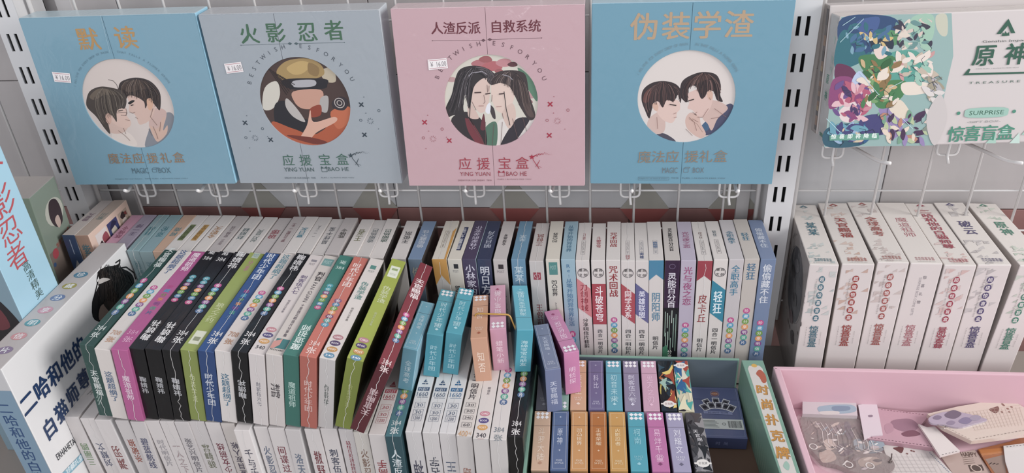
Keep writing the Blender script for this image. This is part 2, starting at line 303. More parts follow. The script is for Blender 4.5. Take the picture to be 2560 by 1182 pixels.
# poses: x, y, z of the front top edge's middle, three turns in degrees, then width, depth and height
POSE = {
 'M0':(-0.5514,0.6273,-0.5187,-0.6093,6.024,-0.0273,0.0167,0.1985,0.1041),
 'M1':(-0.533,0.6248,-0.5225,0.7404,7.2751,-0.4815,0.0181,0.1976,0.104),
 'M2':(-0.513,0.6243,-0.5219,-0.4451,6.5552,0.3331,0.0187,0.2025,0.104),
 'M3':(-0.496,0.6286,-0.5235,-0.2494,7.2612,0.1351,0.0173,0.2001,0.104),
 'M4':(-0.4768,0.6284,-0.5236,-0.0229,7.7087,-0.0195,0.0181,0.1986,0.104),
 'M5':(-0.4573,0.6283,-0.5243,0.0215,8.0141,-0.4262,0.0189,0.198,0.104),
 'M6':(-0.4375,0.6296,-0.525,-0.1526,8.6138,-0.4305,0.0185,0.1979,0.104),
 'M7':(-0.4169,0.628,-0.5243,-0.171,9.1343,-0.6192,0.0182,0.1988,0.104),
 'M8':(-0.3977,0.6279,-0.5234,-0.7306,9.2254,-1.013,0.018,0.2004,0.104),
 'M9':(-0.3783,0.6262,-0.5221,-0.8019,9.2851,-1.4417,0.0177,0.2,0.104),
 'M10':(-0.3592,0.6248,-0.5241,-0.2206,9.5458,-1.4971,0.0177,0.1978,0.104),
 'M11':(-0.3398,0.6249,-0.5244,-0.5467,9.6348,-1.1221,0.0182,0.1986,0.104),
 'M12':(-0.321,0.6248,-0.5244,-0.3135,9.9125,-1.4815,0.0172,0.1982,0.104),
 'M13':(-0.302,0.6232,-0.5243,-0.3926,10.0093,-1.809,0.0184,0.1966,0.104),
 'M14':(-0.2818,0.6246,-0.528,0.4919,11.3676,-1.9037,0.0177,0.1932,0.104),
 'M15':(-0.2512,0.6238,-0.5273,0.1025,16.8361,-1.2382,0.0182,0.193,0.104),
 'M16':(-0.2156,0.6121,-0.5246,-0.8176,25.5432,-2.029,0.0164,0.1954,0.104),
 'A0':(-0.6513,0.8299,-0.5282,2.5457,0.1442,-0.8012,0.0189,0.0939,0.2),
 'A1':(-0.6329,0.8303,-0.5266,1.8898,0.2049,-1.4117,0.0192,0.0943,0.2),
 'A2':(-0.6093,0.831,-0.5259,1.8404,-0.129,0.4711,0.0168,0.0915,0.2),
 'A3':(-0.5912,0.8304,-0.527,2.0528,-0.1973,0.119,0.0186,0.0932,0.2),
 'A4':(-0.5725,0.8305,-0.5265,1.581,-0.2364,-0.3191,0.0185,0.0934,0.2),
 'A5':(-0.5574,0.8306,-0.5256,0.4396,-0.1964,-1.9936,0.0189,0.0945,0.2),
 'A6':(-0.5382,0.8306,-0.5257,0.4262,-0.1742,-1.9475,0.0183,0.0945,0.2),
 'A7':(-0.5175,0.8306,-0.5255,0.4591,-0.189,-1.6843,0.0189,0.0945,0.2),
 'A8':(-0.4976,0.8304,-0.5263,0.3021,-0.1577,-1.619,0.0184,0.0944,0.2),
 'A9':(-0.477,0.8303,-0.5267,0.2328,-0.0519,-1.5262,0.0184,0.0943,0.2),
 'A10':(-0.4555,0.8301,-0.5272,0.1495,-0.0039,-1.2803,0.0193,0.0941,0.2),
 'A11':(-0.4347,0.8299,-0.5282,-0.0307,-0.0236,-1.1764,0.0189,0.0939,0.2),
 'A12':(-0.4142,0.8304,-0.5267,0.2307,-0.0724,-1.1297,0.0178,0.0943,0.2),
 'A13':(-0.3953,0.8304,-0.5266,0.2579,-0.0901,-0.9127,0.0181,0.0943,0.2),
 'A14':(-0.3764,0.8303,-0.527,0.1834,-0.0351,-0.7618,0.0184,0.0942,0.2),
 'A15':(-0.3579,0.8298,-0.5289,-0.1724,-0.0675,-0.6798,0.0175,0.0938,0.2),
 'A16':(-0.3387,0.8301,-0.5276,0.0639,-0.0094,-0.4187,0.0188,0.094,0.2),
 'A17':(-0.3147,0.8301,-0.528,-0.7347,0.0445,-0.2505,0.0182,0.0931,0.2),
 'A18':(-0.2973,0.8296,-0.53,-0.3553,-0.0624,-0.2263,0.0171,0.0936,0.2),
 'A19':(-0.2798,0.8286,-0.5319,1.6191,0.6627,-0.6017,0.0186,0.0963,0.2),
 'A20':(-0.2513,0.8285,-0.5326,0.7533,0.7799,-0.253,0.0193,0.095,0.2),
 'A21':(-0.2301,0.8284,-0.5331,0.741,-0.1851,-1.4876,0.0184,0.0952,0.2),
 'A22':(-0.1988,0.8285,-0.5326,0.8971,-2.5806,-1.425,0.019,0.095,0.2),
 'A23':(-0.1791,0.8284,-0.5328,0.9356,-1.0665,-2.5512,0.0181,0.0956,0.2),
 'A24':(-0.1607,0.8286,-0.5322,0.8183,-1.4736,-2.3637,0.018,0.0954,0.2),
 'A25':(-0.1415,0.8285,-0.5325,0.7761,-0.2598,-1.6526,0.0184,0.0953,0.2),
 'A26':(-0.1212,0.8285,-0.5328,0.8336,-0.8939,-2.0499,0.0179,0.0953,0.2),
 'A27':(-0.0982,0.8287,-0.5322,0.61,-0.8433,-1.8883,0.0183,0.0949,0.2),
 'A28':(-0.0756,0.8282,-0.534,0.2564,-1.632,-1.8067,0.0182,0.0945,0.2),
 'A29':(-0.0549,0.8289,-0.5318,0.5654,-2.1669,-0.8375,0.0179,0.0947,0.2),
 'A30':(-0.036,0.829,-0.5315,0.3171,-2.3181,-1.2843,0.0177,0.0944,0.2),
 'A31':(-0.018,0.8287,-0.5327,0.0967,-2.3848,-1.3584,0.0175,0.094,0.2),
 'A32':(0.0013,0.8288,-0.5325,-0.4151,-1.8259,-1.0827,0.0177,0.0935,0.2),
 'A33':(0.0199,0.8289,-0.5318,0.3655,-1.7075,-1.4879,0.018,0.0945,0.2),
 'A34':(0.0379,0.8288,-0.5325,0.0994,-1.7216,-1.2729,0.0173,0.0941,0.2),
 'A35':(0.0552,0.8289,-0.5324,0.0485,-1.8457,-1.2405,0.0167,0.0941,0.2),
 'A36':(0.0726,0.829,-0.5315,0.3371,-1.965,-1.1051,0.018,0.0944,0.2),
 'A37':(0.0922,0.829,-0.5313,0.2995,-1.5152,-1.3649,0.0185,0.0943,0.2),
 'A38':(0.1115,0.829,-0.5314,0.3844,-1.3748,-1.3626,0.0184,0.0945,0.2),
 'A39':(0.1315,0.829,-0.5315,0.351,-0.9378,-0.4128,0.018,0.0945,0.2),
 'A40':(0.1503,0.8295,-0.53,0.0917,-0.7607,0.3846,0.0173,0.0943,0.2),
 'A41':(0.1688,0.8294,-0.5296,0.7103,-0.7846,0.3352,0.0179,0.095,0.2),
 'A42':(0.1872,0.8297,-0.5287,0.803,-0.8028,0.5471,0.0181,0.0951,0.2),
 'A43':(0.2064,0.8297,-0.5288,0.3278,-0.5178,0.4845,0.0184,0.0945,0.2),
 'L0':(-0.6106,0.6301,-0.6296,-1.3047,2.5713,0.3483,0.0183,0.19,0.1025),
 'L1':(-0.59,0.6283,-0.6296,0,-2.5592,-0.1961,0.018,0.19,0.1025),
 'L2':(-0.5701,0.6268,-0.6296,0,-1.9559,-0.4253,0.0198,0.19,0.1025),
 'L3':(-0.5464,0.627,-0.6297,0,-2.2074,-0.2322,0.0169,0.19,0.1025),
 'L4':(-0.5266,0.6258,-0.6297,-0.5443,0.5658,-0.1385,0.0177,0.19,0.1025),
 'L5':(-0.5098,0.6279,-0.6297,0,-1.979,-0.0134,0.0171,0.19,0.1025),
 'L6':(-0.492,0.6278,-0.6297,0,-1.6679,-0.0821,0.0173,0.19,0.1025),
 'L7':(-0.4741,0.6276,-0.6297,0,-1.5613,0.0241,0.0173,0.19,0.1025),
 'L8':(-0.4564,0.6293,-0.6296,0,-1.4291,0.2016,0.0187,0.19,0.1025),
 'L9':(-0.4369,0.6286,-0.6296,0,-0.9383,-0.1202,0.018,0.19,0.1025),
 'L10':(-0.4186,0.628,-0.6297,0,-0.9033,-0.0295,0.0167,0.19,0.1025),
 'L11':(-0.3977,0.6179,-0.6295,0,-0.8328,0.2427,0.0186,0.19,0.1025),
 'L12':(-0.3779,0.6242,-0.6297,0,-0.4279,-0.102,0.0162,0.19,0.1025),
 'L13':(-0.359,0.6228,-0.6296,0,-0.1605,0.0273,0.0193,0.19,0.1025),
 'L14':(-0.3396,0.6218,-0.6297,-0.0982,0.7037,0.0069,0.0176,0.19,0.1025),
 'L15':(-0.3176,0.6233,-0.6297,0,-0.1341,0.111,0.0173,0.19,0.1025),
 'L16':(-0.2986,0.6249,-0.6296,0,-0.0716,0.1458,0.0195,0.19,0.1025),
 'L17':(-0.2789,0.625,-0.6297,0,0.1713,-0.2189,0.0168,0.19,0.1025),
 'L18':(-0.2606,0.621,-0.6297,0,0.057,-0.0943,0.0169,0.19,0.1025),
 'L19':(-0.2416,0.619,-0.6297,0,0.2402,-0.213,0.0187,0.19,0.1025),
 'L20':(-0.2227,0.617,-0.6297,0.1285,0.3306,1.1735,0.018,0.19,0.1025),
 'L21':(-0.2015,0.6247,-0.6297,0.0903,0.0466,1.1146,0.0182,0.19,0.1025),
 'L22':(-0.1821,0.6243,-0.6297,0,-0.0346,0.049,0.0183,0.19,0.1025),
 'L23':(-0.1631,0.6245,-0.6296,0,-0.0359,0.0552,0.0186,0.19,0.1025),
 'L24':(-0.1438,0.6215,-0.6297,0,0.6775,-0.6877,0.0179,0.19,0.1025),
 'L25':(-0.1249,0.6184,-0.6297,0,-0.1019,0.1045,0.0178,0.19,0.1025),
 'L26':(-0.106,0.6175,-0.6297,0,0.1033,-0.0912,0.0187,0.19,0.1025),
 'L27':(-0.0878,0.6226,-0.6297,-0.038,-0.1897,-0.8668,0.0177,0.19,0.1025),
 'P0':(-0.2112,0.691,-0.5665,-0.6458,12.62,-2.1668,0.0174,0.0932,0.0633),
 'P1':(-0.1873,0.7177,-0.5663,-1.3243,9.9076,-0.2934,0.0194,0.094,0.0636),
 'P2':(-0.1652,0.7213,-0.5664,-0.0718,9.3678,-0.9554,0.0195,0.0917,0.063),
 'P3':(-0.1353,0.7135,-0.5664,-1.8144,-1.5427,5.9491,0.0199,0.0902,0.0638),
 'P4':(-0.1149,0.7313,-0.5664,0.283,-0.8299,6.5282,0.0204,0.0904,0.0633),
 'P5':(-0.0826,0.7301,-0.5664,0.2812,5.102,9.0776,0.0202,0.0919,0.0631),
 'P6':(-0.05,0.7045,-0.6029,-2.425,-0.7582,12.3476,0.0189,0.0925,0.0633),
 'P7':(-0.0295,0.7361,-0.6029,-2.303,-0.9458,18.1312,0.0206,0.0931,0.0628),
 'T0':(-0.0212,0.7074,-0.6669,0.4269,-0.8059,0.8426,0.0205,0.0907,0.063),
 'T1':(0.0006,0.7079,-0.667,0.4255,-0.7903,0.9257,0.0196,0.0907,0.063),
 'T2':(0.0223,0.7083,-0.6669,0.4649,-1.1071,0.4409,0.0201,0.0907,0.063),
 'T3':(0.0439,0.7087,-0.6669,0.4681,-1.2401,0.2606,0.02,0.0908,0.063),
 'T4':(0.0661,0.7092,-0.6669,0.4946,-1.4477,-0.0102,0.0203,0.0908,0.063),
 'T5':(0.0867,0.7096,-0.667,0.498,-1.5842,-0.3519,0.0192,0.0909,0.063),
 'T6':(0.1067,0.71,-0.667,0.5117,-1.4156,-0.1112,0.0188,0.0909,0.063),
 'U0':(-0.0612,0.6109,-0.6669,0.7217,-0.8786,1.2664,0.0198,0.0914,0.063),
 'U1':(-0.0401,0.6117,-0.6669,0.6586,-1.0857,1.0072,0.0196,0.0913,0.063),
 'U2':(-0.018,0.6125,-0.6669,0.5999,-1.1331,0.9763,0.0199,0.0911,0.063),
 'U3':(0.0036,0.6133,-0.6669,0.5246,-1.4291,0.5864,0.0201,0.091,0.063),
 'U4':(0.0256,0.6141,-0.6669,0.4635,-1.3902,0.6928,0.0199,0.0909,0.063),
 'U5':(0.0479,0.615,-0.6669,0.4085,-1.408,0.7676,0.0206,0.0907,0.063),
 'U6':(0.0711,0.6159,-0.667,0.3256,-1.0362,1.3568,0.0202,0.0906,0.063),
 'U7':(0.094,0.6167,-0.667,0.2613,-0.8574,1.6663,0.0201,0.0904,0.063),
 'U8':(0.1173,0.6176,-0.667,0.1662,-0.6594,2.075,0.0205,0.0903,0.063),
 'flat':(0.1507,0.7125,-0.7107,0.3011,-0.1476,-0.1511,0.063,0.09,0.018),
 'G0':(0.2703,0.8233,-0.5317,-0.3446,-0.8176,-4.3653,0.0341,0.1507,0.2),
 'G1':(0.3094,0.8237,-0.5308,0.4916,-1.2228,-2.2262,0.0374,0.1498,0.2),
 'G2':(0.3492,0.8248,-0.5284,0.135,-0.5331,-1.1199,0.0361,0.149,0.2),
 'G3':(0.3869,0.8245,-0.5292,0.2419,-0.381,-0.992,0.0364,0.1489,0.2),
 'G4':(0.4246,0.8236,-0.5307,0.1835,-0.2687,-0.8043,0.0362,0.1509,0.2),
 'G5':(0.4626,0.8241,-0.53,0.6509,-0.5027,-0.279,0.0375,0.1494,0.2),
 'G6':(0.5084,0.8237,-0.5306,0.343,2.0159,1.2146,0.0372,0.1502,0.2),
 'H0':(-0.573,0.8751,-0.2289,-1.784,-0.0844,0.6294,0.2186,0.034,0.2178),
 'H1':(-0.3534,0.8753,-0.2301,-1.0374,-0.5772,-1.4076,0.2162,0.034,0.2167),
 'H2':(-0.1239,0.8752,-0.2293,-4.2974,0.086,0.1496,0.218,0.034,0.2155),
 'H3':(0.1007,0.8752,-0.2294,-1.889,0.3209,-0.0397,0.2166,0.034,0.2169),
 'H4':(0.3857,0.8801,-0.2482,-7.0811,-0.1673,3.2974,0.26,0.0285,0.1466),
 'C1':(-0.6935,0.833,-0.5038,-1.068,1.1585,1.0415,0.0178,0.0995,0.2),
 'C2':(-0.6751,0.833,-0.5041,-0.2341,-1.5199,0.3077,0.019,0.0992,0.2),
 'B':(-0.7347,0.8042,-0.4337,-0.5956,2.7288,6.2367,0.06,0.064,0.22),
}
def from_eye(px, py):
    return R3 @ Vector(((px-1280)/1976, (py-591)/1976, 1))
def flat(px, py, z):
    r = from_eye(px, py); return Vector((r.x*z/r.z, r.y*z/r.z, z))
def upright(px, py, y):
    r = from_eye(px, py); return Vector((r.x*y/r.y, y, r.z*y/r.y))

# ------------------------------------------------------------------ the setting
def struct(name, bm, m_, parent=None):
    o = from_bm(name, bm, m_, parent); 
    if not parent: o['kind'] = 'structure'
    return o
struct('floor', box_bm(-3, 3, -3, 1.2, -.05, 0), mat('#9a9690', .5, var=.2))
GREY = mat('#aea7a6', .55, var=.10, bump=.25, bscale=30); GREY2 = mat('#b6b5b7', .55, var=.12, bump=.25, bscale=30)
RED = mat('#94625d', .5, var=.28, bump=.35, bscale=40); RED2 = mat('#9a4a46', .45, var=.2, bump=.3, bscale=40)
OLIVE = mat('#98948a', .5, var=.1, bump=.2); GROUT = mat('#8d8783', .8)
WY = .985
wall = struct('wall_back', box_bm(-2.2, 2.2, WY+.004, WY+.12, 0, 3.0), GROUT)
zb = H0-.545                                                   # border between the grey tiles and the red ones
def tile(x0, x1, z0, z1, m_, y=WY): 
    g = .0006
    return struct('tile', box_bm(x0+g, x1-g, y, WY+.006, z0+g, z1-g, .0006, 1), m_, wall)
TW = .335
for i in range(-5, 5):
    x0 = i*TW+.045
    tile(x0, x0+TW, zb, zb+.20, GREY2 if i in (-1, -2, 0) else GREY); tile(x0, x0+TW, zb+.20, zb+.62, GREY); tile(x0, x0+TW, zb+.62, zb+1.04, GREY)
    tile(x0, x0+TW, zb-.10, zb, RED); tile(x0, x0+TW, zb-.5, zb-.10, RED)
for cx, w, h in ((-.492, .068, .062), (-.322, .068, .062), (-.118, .072, .062), (.066, .068, .062), (.187, .068, .062)):
    for sgn, m_ in ((1, OLIVE), (-1, RED2)):
        bm = bmesh.new(); q = [bm.verts.new(p) for p in ((cx-w/2, WY-.0012, zb), (cx+w/2, WY-.0012, zb), (cx, WY-.0012, zb+sgn*h*.75))]
        f = bm.faces.new(q if sgn > 0 else q[::-1]); r = bmesh.ops.extrude_face_region(bm, geom=[f])
        for v in [v for v in r['geom'] if isinstance(v, bmesh.types.BMVert)]: v.co.y += .004
        bmesh.ops.recalc_face_normals(bm, faces=bm.faces[:]); struct('tile', bm, m_, wall)

# ------------------------------------------------------------------ shop rack
WHITE = mat('#cfcdce', .35, .3, var=.04); WIRE = mat('#d6d2d0', .38, .4); SLOT_SHADE = mat('#141216', .8)
def post(xc, label):
    bm = bmesh.new(); x0, x1, y0, y1 = xc-.0165, xc+.0165, .92, .975
    # front plate with real slots, cut as a grid of strips
    pitch, sl = .0433, .0225; zs = []; k0 = H0-.2720; z = k0+pitch*20
    xs = [x0, xc-.0088, xc-.0046, xc+.0016, xc+.0058, x1]; zc = [2.25]
    while z > .1: zc += [z+sl/2, z-sl/2]; z -= pitch
    zc.append(.02)
    V = {}
    def vert(i, j, y):
        if (i, j, y) not in V: V[(i, j, y)] = bm.verts.new((xs[i], y, zc[j]))
        return V[(i, j, y)]
    for j in range(len(zc)-1):
        for i in range(5):
            hole = j % 2 == 1 and i in (1, 3)
            if not hole: bm.faces.new((vert(i, j+1, y0), vert(i+1, j+1, y0), vert(i+1, j, y0), vert(i, j, y0)))
            else:
                for a, b in (((i, j), (i+1, j)), ((i+1, j), (i+1, j+1)), ((i+1, j+1), (i, j+1)), ((i, j+1), (i, j))):
                    bm.faces.new((vert(*a, y0), vert(*b, y0), vert(*b, y0+.002), vert(*a, y0+.002)))
    # sides and back
    box_bm(x0, x0+.0012, y0+.0003, y1, .02, 2.25, bm=bm); box_bm(x1-.0012, x1, y0+.0003, y1, .02, 2.25, bm=bm); box_bm(x0, x1, y1-.0012, y1, .02, 2.25, bm=bm)
    o = from_bm('rack_upright', bm, WHITE); tag(o, label, 'rack post')
    from_bm('dark_core', box_bm(x0+.002, x1-.002, y0+.012, y1-.002, .03, 2.24), SLOT_SHADE, o)  # near-black block added inside the post, stands for shade behind the slots
    from_bm('foot', box_bm(x0-.01, x1+.01, .55, .98, 0, .03, .003), WHITE, o)
    return o
post(-.7345, 'white slotted steel rack upright beside the light blue boxed set with two gold characters')
post(.2325, 'white slotted steel rack upright between the blue gift box and the wide white one')
sh = from_bm('shelf_board', box_bm(-1.25, 1.2, .50, .9195, H0-.752, H0-.732, .002), mat('#8a8078', .5, .2)); tag(sh, 'shelf board under all the boxes and trays', 'shelf')
def panel(x0, x1, label, off):
    root = bpy.data.objects.new('wire_grid', None); link(root); root.location = (0, .94, 0); tag(root, label, 'wire grid')
    sp = .0584; n = 0; x = off
    bmv = tube_bm([(0, 0, .80), (0, 0, 2.2)], .0017, 8); base = from_bm('vertical_wire', bmv, WIRE, root, True); first = True
    while x < x1:
        if x > x0:
            o = base if first else link(base.copy(), root); o.location = (x, 0, 0); first = False
        x += sp
    z = H0-.4945-sp*3; first = True
    base = from_bm('cross_wire', tube_bm([(x0, 0, 0), (x1, 0, 0)], .0014, 8), WIRE, root, True)
    while z < 2.2:
        o = base if first else link(base.copy(), root); o.location = (0, .003, z); first = False; z += sp*(1 if z < H0-.5 else 4)
    for xx in (x0, x1):
        o = from_bm('frame_wire', tube_bm([(xx, 0, .80), (xx, 0, 2.2)], .003, 10), WIRE, root, True)
    return root
panel(-.712, .209, 'white wire grid panel behind the four square boxed sets', -.7105+.0)
panel(.256, 1.15, 'white wire grid panel behind the wide white boxed set', .2972-.0584)
panel(-1.2, -.757, 'white wire grid panel on the far side of the first upright', -.807-.0584*7)
# grey trims between post and panel
for a, b, y in ((-.705, -.683, .978), (.190, .207, .978)):
    o = struct('trim_1' if a < 0 else 'trim_2', box_bm(a, b, y, WY+.002, .75, 2.3, .001), mat('#bdb8b8', .5))
# hooks
def hook(xc, ztop, zbot, tip, label, up_tip=.004, group='hooks under the hanging boxes'):
    """a U-shaped bracket on the grid with a prong and one arm reaching forward"""
    root = bpy.data.objects.new('display_hook', None); link(root); root.location = (xc, .934, H0+zbot); tag(root, label, 'hook', group)
    hgt = ztop-zbot; w = .0125
    P = arc_pts([(-w, 0, hgt), (-w, 0, .002), (w, 0, .002), (w, 0, hgt)], .007, 5)
    from_bm('bracket', tube_bm(P, .0016, 8), WIRE, root, True)
    t = Vector(tip)-Vector((xc, .934, zbot))
    from_bm('prong', tube_bm(arc_pts([(0, -.0025, hgt), (0, -.0025, .002), (.001, -.008, -.006)], .004), .0018, 8), WIRE, root, True)
    a0 = Vector((0, 0, t.z-.002)) if t.z > -.03 else Vector((0, 0, .02))
    from_bm('arm', tube_bm(arc_pts([a0, (t.x*.8, t.y*.85, t.z-up_tip), (t.x, t.y, t.z+up_tip)], .012), .0022, 8), WIRE, root, True)
    return root
HK = [(-.632, -.611, 'blue-faced box with two gold characters, outer end'), (-.525, -.5115, 'box with two gold characters, inner end'),
      (-.397, -.383, 'silvery box with green title, first end'), (-.283, -.2714, 'silvery box with green title, pink box end'),
      (-.1638, -.1632, 'pink square box, silvery box end'), (-.0499, -.0579, 'pink square box, blue box end'),
      (.043, .0416, 'blue box with four pale gold characters, pink box end'), (.1702, .1671, 'blue box with four pale gold characters, upright end')]
for xh, xt, ll in HK:
    hook(xh, -.452, -.5015, (xt, .858, -.4545), 'white wire hook under the '+ll)
hook(.2918, -.38, -.4455, (.3311, .85, -.4129), 'white wire hook under the wide white box, nearest the upright', .002)
hook(.4279, -.38, -.4425, (.4726, .85, -.4133), 'white wire hook under the wide white box, farther from the upright', .002)

# ------------------------------------------------------------------ hanging gift boxes
def local_uv(pose):
    """maps a measured point on the front of a box to that front's own u, v in metres"""
    R = Euler([math.radians(a) for a in pose[3:6]]).to_matrix(); o = Vector(pose[:3]); Ri = R.transposed(); n = R @ Vector((0, -1, 0))
    def f(px, py):
        r = from_eye(px, py); p = r*(o.dot(n)/r.dot(n)); q = Ri @ (p-o); return (q.x+pose[6]/2, q.z+pose[8])
    return f
def gift(key, cols, label, split, circ, paint, prints):
    pose = POSE[key]; T, D, Hh = pose[6:9]; dims = (T, D, Hh)
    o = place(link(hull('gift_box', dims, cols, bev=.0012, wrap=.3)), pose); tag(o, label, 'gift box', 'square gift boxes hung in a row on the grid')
    uv = local_uv(pose); (cxp, cyp) = uv(*circ[:2]); r = (Vector(uv(circ[2], circ[1]))-Vector(uv(circ[3], circ[1]))).length/2
    xs = uv(*split)[0]; th = .0016
    # two cover flaps with a round window between them
    for side in (-1, 1):
        bm = bmesh.new(); n = 40; half = .00025
        if side < 0:
            a0 = math.acos(max(-1, min(1, (xs-half-cxp)/r))); ang = [a0+(2*math.pi-2*a0)*i/n for i in range(n+1)]
            outer = [(xs-half, Hh-.0008), (.0008, Hh-.0008), (.0008, .0008), (xs-half, .0008)]
        else:
            a0 = math.acos(max(-1, min(1, (xs+half-cxp)/r))); ang = [-a0+(2*a0)*i/n for i in range(n+1)]
            outer = [(xs+half, .0008), (T-.0008, .0008), (T-.0008, Hh-.0008), (xs+half, Hh-.0008)]
        ring_ = [(cxp+r*math.cos(a), cyp+r*math.sin(a)) for a in ang]
        pts = outer+ring_[::-1]                      # outline counter-clockwise with the notch
        tri = mathutils.geometry.tessellate_polygon([[Vector((x, y, 0)) for x, y in pts]])
        A = [bm.verts.new((x-T/2, -th, y-Hh)) for x, y in pts]; B = [bm.verts.new((x-T/2, -.0001, y-Hh)) for x, y in pts]
        for t in tri:
            try: bm.faces.new([A[i] for i in t])
            except ValueError: pass
        for i in range(len(pts)):
            j = (i+1) % len(pts); bm.faces.new((A[i], A[j], B[j], B[i]))
        bmesh.ops.recalc_face_normals(bm, faces=bm.faces[:])
        # the printed side has to look at the shopper
        for f in bm.faces:
            if abs(f.normal.y) > .9 and f.normal.y > 0: f.normal_flip()
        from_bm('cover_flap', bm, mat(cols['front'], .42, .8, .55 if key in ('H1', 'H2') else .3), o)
    art = Print((-T/2, 0, -Hh), (1,0,0), (0,0,1), T, Hh); art.clip = (cxp, cyp, r+.0004)
    paint(art, uv, cxp, cyp, r)
    clip_print(art, cxp, cyp, r+.0006); art.build('window_picture', o, 0)
    pr = Print((-T/2, -th, -Hh), (1,0,0), (0,0,1), T, Hh); prints(pr, uv, cxp, cyp, r); pr.build('cover_print', o, .3)
    return o
def clip_print(pr, cx, cy, r):
    """cut the picture to the round window"""
    V, F, C = [], [], []
    N_ = 48; planes = [(math.cos(2*math.pi*i/N_), math.sin(2*math.pi*i/N_)) for i in range(N_)]
    for f, c in zip(pr.F, pr.C):
        P = [pr.V[i] for i in f]
        if all((p[0]-cx)**2+(p[1]-cy)**2 < (r*.99)**2 for p in P): out = P
        else:
            out = P
            for nx, ny in planes:
                src, out = out, []
                for i in range(len(src)):
                    a, b = src[i-1], src[i]; da = (a[0]-cx)*nx+(a[1]-cy)*ny-r; db = (b[0]-cx)*nx+(b[1]-cy)*ny-r
                    if (da <= 0) != (db <= 0):
                        t = da/(da-db); out.append(tuple(a[k]+(b[k]-a[k])*t for k in range(3)))
                    if db <= 0: out.append(b)
                if len(out) < 3: break
        if len(out) >= 3:
            b = len(V); V += list(out); F.append(list(range(b, b+len(out)))); C.append(c)
    pr.V, pr.F, pr.C, pr.S = V, F, C, [None]*len(F)
def zoomed(uv, ox, oy, s): return lambda pts: [uv(ox+x/s, oy+y/s) for x, y in pts]
def hair_strands(a, Z, starts, col, w=.0006):
    for pts in starts: a.line(Z(pts), w, col)

HAIR = []
def inside(p, poly):
    c = False; n = len(poly)
    for i in range(n):
        (x0, y0), (x1, y1) = poly[i-1], poly[i]
        if (y0 > p[1]) != (y1 > p[1]) and p[0] < (x1-x0)*(p[1]-y0)/(y1-y0)+x0: c = not c
    return c
def strands(a, Z, g1, g2, n, cols, w=.00035, seed=1):
    """fine hair strokes between two guide curves"""
    rr = random.Random(seed)
    def bez(P, t):
        P = [Vector(p) for p in P]
        while len(P) > 1: P = [P[i]*(1-t)+P[i+1]*t for i in range(len(P)-1)]
        return P[0]
    for k in range(n):
        q = (k+rr.random())/n; t0, t1 = rr.uniform(0, .3), rr.uniform(.65, 1.0); pts = []
        for i in range(7):
            t = t0+(t1-t0)*i/6; p = bez(g1, t)*(1-q)+bez(g2, t)*q; pts.append((p.x+rr.uniform(-2, 2), p.y+rr.uniform(-2, 2)))
        ww, c_ = w*rr.uniform(.6, 1.6), rr.choice(cols)
        for p, q_ in zip(pts, pts[1:]):                # only where there is hair underneath
            if any(inside(((p[0]+q_[0])/2, (p[1]+q_[1])/2), h_) for h_ in HAIR): a.line(Z([p, q_]), ww, c_)
BRN = ['#2a201e', '#4e3c34', '#6a5448', '#3c2e2a', '#7a6456']
